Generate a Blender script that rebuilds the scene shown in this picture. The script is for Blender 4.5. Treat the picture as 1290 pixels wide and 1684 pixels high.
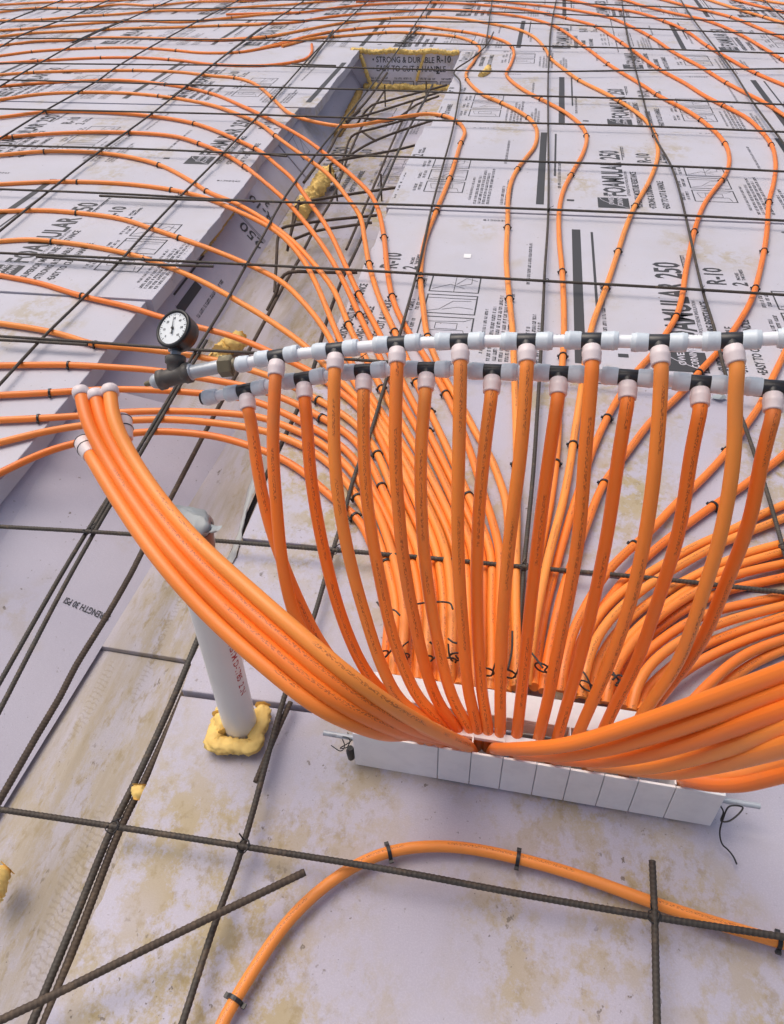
import bpy, math, random
import numpy as np
from mathutils import Vector, Matrix
random.seed(7)
rad = math.radians
S = bpy.context.scene
for o in list(bpy.data.objects): bpy.data.objects.remove(o)
C = S.collection

# ---------------------------------------------------------------- camera
F, CX, CY, H = 1270.0, 645.0, 842.0, 1.17       # focal length in photo pixels, principal point, eye height (m)
def _rot():
    a, b = (925, -290), (-8400, -29)
    Y = np.array([a[0]-CX, -(a[1]-CY), -F]); Y /= np.linalg.norm(Y)
    X = -np.array([b[0]-CX, -(b[1]-CY), -F]); X -= Y*X.dot(Y); X /= np.linalg.norm(X)
    return np.array([X, Y, np.cross(X, Y)])
R = _rot(); CAM = np.array([0, 0, H])
cd = bpy.data.cameras.new('camera'); cam = bpy.data.objects.new('camera', cd); C.objects.link(cam)
cd.sensor_fit = 'VERTICAL'; cd.sensor_height = 36; cd.lens = F/1684*36; cd.clip_start = .02; cd.clip_end = 400
cam.matrix_world = Matrix.Translation(CAM) @ Matrix([list(r) for r in R]).to_4x4()
S.camera = cam
S.render.resolution_x = 784; S.render.resolution_y = 1024
# ---------------------------------------------------------------- light
SUN_EL, SUN_AZ = 66, -62       # azimuth clockwise from +Y
W = bpy.data.worlds.new('World'); S.world = W; W.use_nodes = True
nt = W.node_tree; bg = nt.nodes['Background']; sky = nt.nodes.new('ShaderNodeTexSky')
sky.sky_type = 'NISHITA'; sky.sun_disc = False; sky.sun_elevation = rad(SUN_EL); sky.sun_rotation = rad(SUN_AZ)
sky.air_density = 1.0; sky.dust_density = 6.0; sky.ozone_density = .6
nt.links.new(sky.outputs[0], bg.inputs[0]); bg.inputs[1].default_value = .135
ld = bpy.data.lights.new('sun', 'SUN'); ld.energy = 1.25; ld.angle = rad(50); ld.color = (1, .95, .88)
sun = bpy.data.objects.new('sun', ld); C.objects.link(sun)
sd = Vector((math.sin(rad(SUN_AZ))*math.cos(rad(SUN_EL)), math.cos(rad(SUN_AZ))*math.cos(rad(SUN_EL)), math.sin(rad(SUN_EL))))
sun.rotation_euler = sd.to_track_quat('Z', 'Y').to_euler()
S.view_settings.view_transform = 'Standard'; S.view_settings.look = 'None'; S.view_settings.gamma = 1
S.view_settings.exposure = 0.0
S.render.engine = 'CYCLES'; S.cycles.max_bounces = 6

# ---------------------------------------------------------------- pixel <-> world
def P(px, py, z=0.0):
    d = R @ np.array([px-CX, -(py-CY), -F]); return CAM + d*((z-H)/d[2])
def PD(px, py, dep):
    return CAM + R @ np.array([(px-CX)/F, -(py-CY)/F, -1.0])*dep
def depth_of(w): return -(R.T @ (np.array(w)-CAM))[2]
def pixel_of(w):
    c = R.T @ (np.array(w)-CAM); return CX+F*c[0]/-c[2], CY-F*c[1]/-c[2]
def camdir(x, y, z): v = R @ np.array([x, y, z], float); return v/np.linalg.norm(v)
ORD = ['zeroth','first','second','third','fourth','fifth','sixth','seventh','eighth','ninth','tenth','eleventh','twelfth','thirteenth','fourteenth','fifteenth','sixteenth','seventeenth','eighteenth','nineteenth','twentieth','twenty-first','twenty-second','twenty-third','twenty-fourth','twenty-fifth','twenty-sixth','twenty-seventh','twenty-eighth']

# ---------------------------------------------------------------- mesh helpers
class MB:
    def __init__(s): s.v = []; s.f = []; s.uv = None; s.sm = []
    def add(s, vs, fs, smooth=False):
        n = len(s.v); s.v += [tuple(map(float, v)) for v in vs]; s.f += [tuple(i+n for i in f) for f in fs]; s.sm += [smooth]*len(fs)
        return s
    def box(s, a, b, M=None):
        (x0, y0, z0), (x1, y1, z1) = a, b
        vs = [(x0,y0,z0),(x1,y0,z0),(x1,y1,z0),(x0,y1,z0),(x0,y0,z1),(x1,y0,z1),(x1,y1,z1),(x0,y1,z1)]
        if M is not None: vs = [M @ Vector(v) for v in vs]
        return s.add(vs, [(0,3,2,1),(4,5,6,7),(0,1,5,4),(1,2,6,5),(2,3,7,6),(3,0,4,7)])
    def prism(s, poly, z0, z1):
        n = len(poly)
        vs = [(x, y, z0) for x, y in poly] + [(x, y, z1) for x, y in poly]
        return s.add(vs, [tuple(range(n))[::-1], tuple(range(n, 2*n))] + [(i, (i+1) % n, n+(i+1) % n, n+i) for i in range(n)])
    def rings(s, rings, cap=True, smooth=True):
        n = len(rings[0]); vs = [p for r in rings for p in r]; fs = []
        for i in range(len(rings)-1):
            for k in range(n):
                a, b = i*n+k, i*n+(k+1) % n; fs.append((a, b, b+n, a+n))
        s.add(vs, fs, smooth)
        if cap:
            s.add(rings[0], [tuple(range(n))[::-1]]); s.add(rings[-1], [tuple(range(n))])
        return s
    def lathe(s, a, b, prof, n=20, smooth=True, cap=True):
        """prof: (t along a->b in metres, radius)"""
        a = np.array(a, float); d = np.array(b, float)-a; d /= np.linalg.norm(d)
        u = np.cross(d, [0, 0, 1.0]) if abs(d[2]) < .9 else np.cross(d, [1.0, 0, 0]); u /= np.linalg.norm(u); w = np.cross(d, u)
        rr = [[a+d*t+(u*math.cos(2*math.pi*k/n)+w*math.sin(2*math.pi*k/n))*r for k in range(n)] for t, r in prof]
        return s.rings(rr, cap, smooth)
    def obj(s, name, mat, parent=None, bevel=0):
        me = bpy.data.meshes.new(name); me.from_pydata(s.v, [], s.f); me.update()
        me.polygons.foreach_set('use_smooth', s.sm)
        if s.uv is not None:
            l = me.uv_layers.new(name='UVMap'); l.data.foreach_set('uv', np.array([s.uv[v] for p in me.polygons for v in p.vertices], dtype=float).ravel())
        o = bpy.data.objects.new(name, me); C.objects.link(o); me.materials.append(mat)
        if parent: o.parent = parent
        if bevel:
            m = o.modifiers.new('bevel', 'BEVEL'); m.width = bevel; m.segments = 2; m.limit_method = 'ANGLE'
        return o
def tag(o, label, cat, group=None, kind=None):
    if label: o['label'] = label
    if cat: o['category'] = cat
    if group: o['group'] = group
    if kind: o['kind'] = kind
    return o
def empty(name, loc=(0, 0, 0)):
    o = bpy.data.objects.new(name, None); o.empty_display_size = .05; C.objects.link(o); o.location = Vector(loc); bpy.context.view_layer.update(); return o
def adopt(ch, parent):       # parent keeping world place
    ch.parent = parent; ch.matrix_parent_inverse = Matrix.Translation(-Vector(parent.location)); return ch
def smooth_path(pts, step):
    """centripetal-ish Catmull-Rom through pts, resampled at about step metres"""
    p = [np.array(q, float) for q in pts]
    if len(p) == 2:
        n = max(1, int(np.linalg.norm(p[1]-p[0])/step)); return [p[0]+(p[1]-p[0])*i/n for i in range(n+1)]
    p = [2*p[0]-p[1]]+p+[2*p[-1]-p[-2]]; out = []
    for i in range(1, len(p)-2):
        p0, p1, p2, p3 = p[i-1:i+3]
        t = [0]
        for a, b in ((p0, p1), (p1, p2), (p2, p3)): t.append(t[-1]+max(1e-4, np.linalg.norm(b-a))**.5)
        n = max(2, int(np.linalg.norm(p2-p1)/step))
        for k in range(n):
            x = t[1]+(t[2]-t[1])*k/n
            A1 = (t[1]-x)/(t[1]-t[0])*p0+(x-t[0])/(t[1]-t[0])*p1; A2 = (t[2]-x)/(t[2]-t[1])*p1+(x-t[1])/(t[2]-t[1])*p2
            A3 = (t[3]-x)/(t[3]-t[2])*p2+(x-t[2])/(t[3]-t[2])*p3
            B1 = (t[2]-x)/(t[2]-t[0])*A1+(x-t[0])/(t[2]-t[0])*A2; B2 = (t[3]-x)/(t[3]-t[1])*A2+(x-t[1])/(t[3]-t[1])*A3
            out.append((t[2]-x)/(t[2]-t[1])*B1+(x-t[1])/(t[2]-t[1])*B2)
    out.append(p[-2]); return out
def relax(path, it):
    a = np.array(path)
    for _ in range(it): a[1:-1] = .25*a[:-2]+.5*a[1:-1]+.25*a[2:]
    return list(a)
def sweep(path, r, n=12, rf=None):
    """tube mesh along path; rf(s, ang, point) scales the radius; UV = (metres along, angle 0..1)"""
    m = MB(); m.uv = []
    path = [np.array(p) for p in path]; L = len(path)
    T = [path[min(i+1, L-1)]-path[max(i-1, 0)] for i in range(L)]; T = [t/(np.linalg.norm(t)+1e-9) for t in T]
    up = np.array([0, 0, 1.0]) if abs(T[0][2]) < .9 else np.array([0, 1.0, 0])
    u = np.cross(T[0], up); u /= np.linalg.norm(u); s = 0; rings = []
    for i in range(L):
        u = u-T[i]*u.dot(T[i]); u /= np.linalg.norm(u); w = np.cross(T[i], u)
        if i: s += np.linalg.norm(path[i]-path[i-1])
        ring = []
        for k in range(n+1):
            a = 2*math.pi*k/n; q = r*(rf(s, a, path[i]) if rf else 1)
            ring.append(path[i]+(u*math.cos(a)+w*math.sin(a))*q); m.uv.append((s, k/n))
        rings.append(ring)
    vs = [p for q in rings for p in q]; N = n+1; fs = [(i*N+k, i*N+k+1, (i+1)*N+k+1, (i+1)*N+k) for i in range(L-1) for k in range(n)]
    m.add(vs, fs, True)
    for e in (0, -1):
        b = rings[e][:n]; m.add(b, [tuple(range(n))[::-1] if e == 0 else tuple(range(n))]); m.uv += [(0, 0)]*n
    return m

# ---------------------------------------------------------------- materials
def mat(name, col, rough=.6, metal=0, spec=.5):
    m = bpy.data.materials.new(name); m.use_nodes = True; b = m.node_tree.nodes['Principled BSDF']
    b.inputs['Base Color'].default_value = (*col, 1); b.inputs['Roughness'].default_value = rough; b.inputs['Metallic'].default_value = metal
    b.inputs['Specular IOR Level'].default_value = spec
    return m
class NT:
    def __init__(s, m): s.t = m.node_tree; s.b = s.t.nodes['Principled BSDF']
    def n(s, ty, **kw):
        x = s.t.nodes.new(ty)
        for k, v in kw.items():
            if k.startswith('i_'): x.inputs[k[2:].replace('_', ' ')].default_value = v
            else: setattr(x, k, v)
        return x
    def l(s, a, b): s.t.links.new(a, b)
    def noise(s, vec, scale, detail=4, rough=.55):
        x = s.n('ShaderNodeTexNoise', i_Scale=scale, i_Detail=detail, i_Roughness=rough); s.l(vec, x.inputs['Vector']); return x.outputs[0]
    def ramp(s, v, a, b, c0=0.0, c1=1.0):
        x = s.n('ShaderNodeMapRange'); s.l(v, x.inputs[0]); x.inputs[1].default_value = a; x.inputs[2].default_value = b; x.inputs[3].default_value = c0; x.inputs[4].default_value = c1; return x.outputs[0]
    def mul(s, a, b, op='MULTIPLY'):
        x = s.n('ShaderNodeMath', operation=op)
        for i, q in enumerate((a, b)):
            if isinstance(q, (int, float)): x.inputs[i].default_value = q
            else: s.l(q, x.inputs[i])
        x.use_clamp = False; return x.outputs[0]
    def mix(s, fac, a, b):
        x = s.n('ShaderNodeMix', data_type='RGBA')
        if isinstance(fac, (int, float)): x.inputs[0].default_value = fac
        else: s.l(fac, x.inputs[0])
        for i, q in ((6, a), (7, b)):
            if isinstance(q, tuple): x.inputs[i].default_value = (*q, 1)
            else: s.l(q, x.inputs[i])
        return x.outputs[2]
    def bump(s, h, dist, st=1.0):
        x = s.n('ShaderNodeBump', i_Distance=dist, i_Strength=st); s.l(h, x.inputs['Height']); s.l(x.outputs[0], s.b.inputs['Normal'])
LAV = (.515, .503, .562)
def foam_mat(name, mud, scuff=1.0, track=False, col=LAV):
    m = mat(name, col, .55, 0, .35); k = NT(m); g = k.n('ShaderNodeNewGeometry').outputs['Position']
    mp = k.n('ShaderNodeMapping'); k.l(g, mp.inputs[0]); mp.inputs['Rotation'].default_value = (0, 0, rad(8)); mp.inputs['Scale'].default_value = (1, .35 if track else .8, 1)
    v = mp.outputs[0]
    cells = k.noise(g, 420, 2); blotch = k.noise(g, 2.2, 3); fine = k.noise(g, 60, 4)
    c = k.mix(k.ramp(blotch, .3, .7), tuple(x*.95 for x in col), tuple(min(1, x*1.05) for x in col))
    c = k.mix(k.ramp(cells, .45, .75, 0, .16), c, (.8, .78, .84))
    big = k.ramp(k.noise(v, 2.4 if not track else 3.5, 3), .60-mud*.20, .69-mud*.12); det = k.ramp(k.noise(v, 17, 9, .75), .46, .55)
    mask = k.mul(k.mul(big, det), min(1, .35+mud*.55))
    c = k.mix(k.mul(mask, .6) if track else mask, c, (.40, .315, .15))
    det2 = k.mul(k.mul(big, k.ramp(k.noise(v, 48, 6, .7), .52, .66)), min(.8, .2+mud*.6)); c = k.mix(det2, c, (.30, .225, .09))
    sp = k.ramp(k.noise(v, 75, 3, .6), .68-.03*mud, .72-.03*mud)
    sp = k.mul(sp, k.ramp(k.noise(g, 6, 2), .48, .60)); c = k.mix(k.mul(sp, .8), c, (.13, .10, .07))
    sp2 = k.mul(k.ramp(k.noise(g, 190, 1), .74, .77), k.ramp(k.noise(g, 3.3, 2), .45, .6)); c = k.mix(k.mul(sp2, .7), c, (.08, .07, .06))
    dust = k.mul(k.ramp(k.noise(v, 5, 5, .7), .46, .75), .26*scuff); c = k.mix(dust, c, (.47, .42, .36))
    hgt = k.mul(k.mul(k.mul(cells, .5), k.mul(fine, .6), 'ADD'), k.mul(k.noise(g, 11, 3), 2.2), 'ADD')
    if track:
        mp2 = k.n('ShaderNodeMapping'); k.l(g, mp2.inputs[0]); mp2.inputs['Rotation'].default_value = (0, 0, rad(-14)); mp2.inputs['Scale'].default_value = (9, 1.1, 1)
        st = k.noise(mp2.outputs[0], 3, 5, .6); c = k.mix(k.mul(k.ramp(st, .44, .66), .62), c, (.35, .29, .20))
        hgt = k.mul(hgt, k.mul(st, 2.5), 'ADD')
        ln = k.n('ShaderNodeTexWave', wave_type='BANDS', bands_direction='Y', i_Scale=75, i_Distortion=6.0); k.l(mp.outputs[0], ln.inputs['Vector'])
        tr = k.mul(k.ramp(ln.outputs[1], .7, .9), k.ramp(k.noise(mp2.outputs[0], 1.7, 1), .60, .63)); c = k.mix(k.mul(tr, .28), c, (.22, .18, .12))
    k.l(c, k.b.inputs['Base Color']); k.bump(hgt, .0012, .6)
    return m
M = {}
M['foam'] = foam_mat('foam_lavender', .25); M['foam_mud_dimmed'] = foam_mat('foam_muddy_dimmed', .9, 1.1, col=(.45, .425, .50)); M['foam_track'] = foam_mat('foam_tracked', 1.0, 1.3, True, col=(.45, .415, .455))  # muddy foam: real stains, plus a base darkened to paint in dimmer foreground light
M['foam_clean'] = foam_mat('foam_clean', 0, .3, col=(.50, .475, .55))
M['foam_end_lit'] = foam_mat('foam_lit_tint', .1, .5, col=(.78, .75, .83))  # same foam, colour raised so the shaded trench end wall looks lit
M['print'] = mat('black_print', (.045, .045, .05), .6); M['print_pale'] = mat('pale_print', (.62, .6, .66), .6)
def orange():
    m = mat('orange_pex', (.85, .22, .025), .42, 0, .55); k = NT(m); oi = k.n('ShaderNodeObjectInfo').outputs['Random']
    c = k.mix(oi, (.91, .20, .018), (.94, .32, .055))
    g = k.n('ShaderNodeNewGeometry').outputs['Position']; c = k.mix(k.mul(k.ramp(k.noise(g, 7, 4), .5, .75), .45), c, (.60, .24, .08))
    uv = k.n('ShaderNodeTexCoord').outputs['UV']; sx = k.n('ShaderNodeSeparateXYZ'); k.l(uv, sx.inputs[0])
    band = k.mul(k.mul(k.ramp(sx.outputs[1], .225, .23), k.ramp(sx.outputs[1], .295, .30, 1, 0)), k.mul(k.ramp(sx.outputs[1], .695, .70), k.ramp(sx.outputs[1], .765, .77, 1, 0)), 'ADD')
    cx = k.n('ShaderNodeCombineXYZ'); k.l(sx.outputs[0], cx.inputs[0]); k.l(k.mul(oi, 31), cx.inputs[1])
    cy = k.n('ShaderNodeCombineXYZ'); k.l(sx.outputs[0], cy.inputs[0]); k.l(k.mul(sx.outputs[1], .16), cy.inputs[1]); k.l(k.mul(oi, 31), cy.inputs[2])
    dash = k.mul(k.ramp(k.noise(cy.outputs[0], 330, 3), .50, .54), k.ramp(k.noise(cx.outputs[0], 9, 0), .5, .52))
    c = k.mix(k.mul(k.mul(band, dash), .7), c, (.25, .06, .02))
    k.l(c, k.b.inputs['Base Color']); k.b.inputs['Subsurface Weight'].default_value = .15; k.b.inputs['Subsurface Radius'].default_value = (.01, .004, .001); k.b.inputs['Subsurface Scale'].default_value = .5
    return m
M['pex'] = orange()
def steel(name, c0, c1, c2, rough):
    m = mat(name, c0, rough, .25); k = NT(m); g = k.n('ShaderNodeNewGeometry').outputs['Position']
    c = k.mix(k.ramp(k.noise(g, 9, 5, .65), .35, .65), c0, c1); c = k.mix(k.ramp(k.noise(g, 55, 4), .55, .72, 0, .8), c, c2)
    if name.startswith('rebar'):
        uv = k.n('ShaderNodeTexCoord').outputs['UV']; sx = k.n('ShaderNodeSeparateXYZ'); k.l(uv, sx.inputs[0])
        ang = k.mul(sx.outputs[1], 2*math.pi); ph = k.mul(k.mul(sx.outputs[0], 2*math.pi/.0072), k.mul(k.mul(ang, 0, 'SINE'), 2.0), 'ADD')
        c = k.mix(k.ramp(k.mul(ph, 0, 'COSINE'), -.2, .8, 0, .16), c, tuple(min(1, x*2.6+.02) for x in c0))
    k.l(c, k.b.inputs['Base Color']); k.bump(k.noise(g, 300, 3), .0006, .5); return m
M['rebar'] = steel('rebar_steel', (.060, .054, .046), (.050, .036, .026), (.14, .10, .065), .62)
M['rebar_rust'] = steel('rebar_rusty', (.085, .062, .045), (.065, .045, .032), (.16, .11, .07), .7)
M['black'] = mat('black_plastic', (.018, .018, .02), .4); M['wire'] = mat('black_wire', (.02, .018, .018), .5)
def dirty(name, col, d, dc, rough=.4, metal=0, sc=30):
    m = mat(name, col, rough, metal); k = NT(m); g = k.n('ShaderNodeNewGeometry').outputs['Position']
    c = k.mix(k.mul(k.ramp(k.noise(g, sc, 5, .65), .45, .7), d), col, dc); k.l(c, k.b.inputs['Base Color']); k.bump(k.noise(g, sc*6, 3), .0004, .4); return m
M['white'] = dirty('white_plastic', (.90, .89, .88), .16, (.5, .48, .5), .4)
M['pvc'] = dirty('white_pvc', (.82, .81, .78), .10, (.6, .57, .5), .35, 0, 12)
M['fit'] = dirty('fitting_grey_white', (.68, .75, .80), .35, (.42, .44, .48), .38, 0, 60)
M['fitp'] = dirty('fitting_pinkish', (.78, .68, .68), .3, (.6, .5, .48), .38, 0, 60)
M['pipew'] = dirty('clear_white_pipe', (.86, .88, .91), .3, (.50, .53, .58), .3, 0, 40)
M['tee'] = dirty('black_fitting', (.022, .022, .025), .3, (.06, .06, .065), .35)
M['iron'] = steel('black_iron', (.085, .08, .075), (.11, .10, .09), (.24, .22, .20), .55)
M['galv'] = steel('galvanised', (.42, .46, .50), (.52, .55, .58), (.26, .27, .29), .38)
M['brass'] = steel('dull_brass', (.14, .115, .075), (.20, .17, .10), (.42, .36, .2), .45)
M['case'] = mat('gauge_case', (.008, .008, .009), .38); M['dial'] = mat('dial_white', (.80, .84, .85), .5); M['ink'] = mat('ink', (.02, .02, .02), .5)
M['yfoam'] = dirty('yellow_foam', (.86, .60, .19), .5, (.72, .44, .10), .75, 0, 45)
M['yfoam_dirty'] = dirty('brown_foam', (.48, .30, .09), .6, (.25, .16, .07), .8, 0, 45)
M['tape'] = dirty('grey_tape', (.34, .39, .41), .5, (.50, .54, .55), .5, .1, 25); M['tape_brown'] = dirty('brown_tape', (.14, .085, .07), .4, (.30, .22, .20), .3, .2, 25)
M['soil'] = dirty('soil', (.24, .19, .13), .7, (.12, .095, .065), .9, 0, 8)
M['film'] = dirty('pale_film', (.37, .37, .36), .5, (.48, .49, .42), .35, 0, 18); M['redink'] = mat('red_ink', (.45, .05, .05), .5)

# ---------------------------------------------------------------- setting: earth below everything
g = MB(); g.add([(-60, -40, -.30), (60, -40, -.30), (60, 90, -.30), (-60, 90, -.30)], [(0, 1, 2, 3)]); tag(g.obj('ground', M['soil']), None, None, kind='structure')
TD = -.234                                       # trench floor level
def redge(y): return float(np.interp(y, [-1, .23, 1.2, 2.5, 6.1, 12], [-.50, -.522, -.556, -.560, -.545, -.545]))
def ledge(y): return float(np.interp(y, [-1, 1.28, 6.08, 12], [-1.15, -1.205, -1.33, -1.35]))
g = MB(); g.prism([(redge(-1)+.09, -1.2), (9, -1.2), (9, 6.2), (redge(6)+.09, 6.2), (redge(3)+.09, 3)], -.30, -.056)
g.prism([(-9, -1.2), (-1.30, -1.2), (-1.42, 3), (-1.46, 6.2), (-9, 6.2)], -.30, -.056); g.prism([(-9, 6.25), (9, 6.25), (9, 16), (-9, 16)], -.30, -.056)
tag(g.obj('gravel_base', M['soil']), None, None, kind='structure')

# ---------------------------------------------------------------- printing on the boards
_tc = {}
def text_geo(s, size, sx=1.0, bold=0.0, res=2):
    key = (s, size, sx, bold)
    if key in _tc: return _tc[key]
    cu = bpy.data.curves.new('t', 'FONT'); cu.body = s; cu.size = size; cu.resolution_u = res; cu.offset = bold
    o = bpy.data.objects.new('t', cu); C.objects.link(o); bpy.context.view_layer.update()
    me = bpy.data.meshes.new_from_object(o.evaluated_get(bpy.context.evaluated_depsgraph_get()))
    v = [(p.co.x*sx, p.co.y) for p in me.vertices]; f = [tuple(p.vertices) for p in me.polygons]
    bpy.data.objects.remove(o); bpy.data.curves.remove(cu); bpy.data.meshes.remove(me)
    _tc[key] = (v, f); return v, f
class Flat:
    """2-D print geometry: u runs with the reading direction, v points to the top of the letters"""
    def __init__(s): s.v = []; s.f = []; s.rng = random.Random(3)
    def poly(s, pts): n = len(s.v); s.v += pts; s.f.append(tuple(range(n, n+len(pts))))
    def rect(s, u0, v0, u1, v1): s.poly([(u0, v0), (u1, v0), (u1, v1), (u0, v1)])
    def line(s, a, b, t):
        d = math.hypot(b[0]-a[0], b[1]-a[1]) or 1; nx, ny = -(b[1]-a[1])/d*t/2, (b[0]-a[0])/d*t/2
        s.poly([(a[0]+nx, a[1]+ny), (a[0]-nx, a[1]-ny), (b[0]-nx, b[1]-ny), (b[0]+nx, b[1]+ny)])
    def pl(s, pts, t):
        for a, b in zip(pts[:-1], pts[1:]): s.line(a, b, t)
    def frame(s, u0, v0, u1, v1, t): s.rect(u0, v0, u1, v0+t); s.rect(u0, v1-t, u1, v1); s.rect(u0, v0+t, u0+t, v1-t); s.rect(u1-t, v0+t, u1, v1-t)
    def text(s, st, u, v, size, sx=1.0, bold=0.0, flip=False):
        tv, tf = text_geo(st, size, sx, bold); n = len(s.v)
        if flip: s.v += [(u-a, v-b) for a, b in tv]
        else: s.v += [(u+a, v+b) for a, b in tv]
        s.f += [tuple(i+n for i in f) for f in tf]
    def blur(s, u0, u1, v, h):      # a line of print too small to read
        u = u0; r = s.rng
        while u < u1:
            for _ in range(r.randint(2, 8)):
                w = h*r.uniform(.35, .6); k = r.random()
                if k < .4: s.rect(u, v, u+w*.4, v+h); s.rect(u+w*.4, v+h*.75, u+w*.9, v+h)
                elif k < .7: s.rect(u, v, u+w*.8, v+h*.3); s.rect(u+w*.5, v+h*.3, u+w*.8, v+h)
                else: s.rect(u+w*.3, v, u+w*.6, v+h)
                u += w
                if u > u1: break
            u += h*.6
def print_block(F_, u0, v0, detail=True, seed=0):
    """one repeat of the maker's printing; u = metres from the near board edge, v = -(x) of the R-10 mark"""
    t = F_.text
    # (v offset = -(w)); w is to the right of R-10
    a = Flat(); a.rng = random.Random(seed)
    F2 = F_
    def V(w): return v0-w
    # logo block (dark rectangle with lettering knocked out is drawn separately in pale ink)
    F2.rect(u0+.09, V(-.10), u0+.205, V(-.225)); 
    t('FOAMULAR', u0+.225, V(-.108), .128, .66, .0030); t('250', u0+.70, V(-.108), .128, .70, .0026)
    t('EXTRUDED POLYSTYRENE INSULATION', u0+.235, V(-.088), .018, .95)
    F2.rect(u0+.70, V(-.093), u0+.90, V(-.097)); F2.blur(u0+.74, u0+.90, V(-.083), .009)
    t('\u2022SUPERIOR MOISTURE RESISTANCE', u0+.10, V(-.048), .038, .74, .0009)
    t('\u2022STRONG & DURABLE', u0+.10, V(.005), .038, .74, .0009)
    t('\u2022EASY TO CUT & HANDLE', u0+.10, V(.058), .038, .74, .0009)
    t('R-10', u0+.67, V(.03), .088, .80, .0020); t('2', u0+.67, V(.10), .070, .85, .0014)
    t('INCHES', u0+.715, V(.083), .017, 1, .0003); t('THICKNESS', u0+.715, V(.10), .017, 1, .0003)
    for k in range(3):
        p0 = u0+.20+k*.155
        F2.frame(p0, V(.335), p0+.135, V(.165), .0048)
        r = random.Random(k)
        b = (p0, V(.335))
        if k == 0:
            F2.pl([(b[0]+.01, b[1]+.02), (b[0]+.05, b[1]+.03), (b[0]+.045, b[1]+.14), (b[0]+.10, b[1]+.15), (b[0]+.11, b[1]+.03), (b[0]+.125, b[1]+.01)], .002)
            F2.frame(b[0]+.055, b[1]+.05, b[0]+.095, b[1]+.12, .002)
        elif k == 1:
            F2.pl([(b[0]+.015, b[1]+.16), (b[0]+.03, b[1]+.12), (b[0]+.06, b[1]+.10), (b[0]+.09, b[1]+.08), (b[0]+.095, b[1]+.02)], .002); F2.pl([(b[0]+.03, b[1]+.11), (b[0]+.05, b[1]+.06), (b[0]+.04, b[1]+.01)], .002)
            F2.line((b[0]+.11, b[1]+.005), (b[0]+.11, b[1]+.165), .003)
        else:
            F2.line((b[0]+.005, b[1]+.085), (b[0]+.13, b[1]+.085), .002); F2.pl([(b[0]+.02, b[1]+.16), (b[0]+.06, b[1]+.10), (b[0]+.03, b[1]+.05)], .002)
            F2.pl([(b[0]+.06, b[1]+.08), (b[0]+.11, b[1]+.05), (b[0]+.09, b[1]+.01)], .002); F2.pl([(b[0]+.05, b[1]+.07), (b[0]+.07, b[1]+.03), (b[0]+.12, b[1]+.03)], .002)
        F2.blur(p0+.02, p0+.11, V(.150), .012); F2.blur(p0+.01, p0+.09, V(.130), .012)
    for j, (w, e) in enumerate(((.40, .42), (.418, .50), (.436, .46), (.454, .52), (.51, .30), (.528, .38), (.545, .33))):
        F2.blur(u0+.08, u0+e, V(w), .0115)
    F2.rect(u0+.10, V(.645), u0+1.10, V(.677))
    F2.rect(u0+.15, V(.77), u0+.17, V(.80)); F2.rect(u0+.45, V(.715), u0+1.08, V(.724)); F2.blur(u0+.30, u0+.62, V(.745), .012)
    F2.blur(u0+.12, u0+.40, V(.375), .010); F2.blur(u0+.60, u0+.95, V(.50), .011)
    # lot number near the far edge, reading the other way
    n = len(F2.v); tv, tf = text_geo('81205342', .022, 1.25, .0002)
    F2.v += [(u0+1.165-b, v0-.30-a) for a, b in tv]; F2.f += [tuple(i+n for i in f)[::-1] for f in tf]
def logo_geo(F_, u0, v0):
    F_.text('OWENS', u0+.125, v0+.16, .030, 1.0, .0004); F_.text('CORNING', u0+.115, v0+.125, .030, .82, .0004)
    F_.pl([(u0+.095+.105*i/8, v0+.105+.11*math.sin(math.pi*.5*i/8)) for i in range(9)], .0025)

def print_obj(name, F_, inside, zf, mtl, parent, dirn='y', flipv=False):
    """place a Flat on a horizontal board: reading along +y, letter tops towards -x"""
    v = [(-b, a) for a, b in F_.v]; keep = [f for f in F_.f if all(inside(*v[i]) for i in f)]
    if not keep: return None
    used = sorted({i for f in keep for i in f}); ix = {q: i for i, q in enumerate(used)}
    m = MB(); m.add([(v[i][0], v[i][1], zf) for i in used], [tuple(ix[i] for i in f) for f in keep])
    o = m.obj(name, mtl); adopt(o, parent)
    return o
def up_normals(o):
    me = o.data
    flip = [p.index for p in me.polygons if p.normal.z < 0]
    if flip:
        import bmesh
        bm = bmesh.new(); bm.from_mesh(me); bm.faces.ensure_lookup_table(); bmesh.ops.reverse_faces(bm, faces=[bm.faces[i] for i in flip]); bm.to_mesh(me); bm.free()

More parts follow.
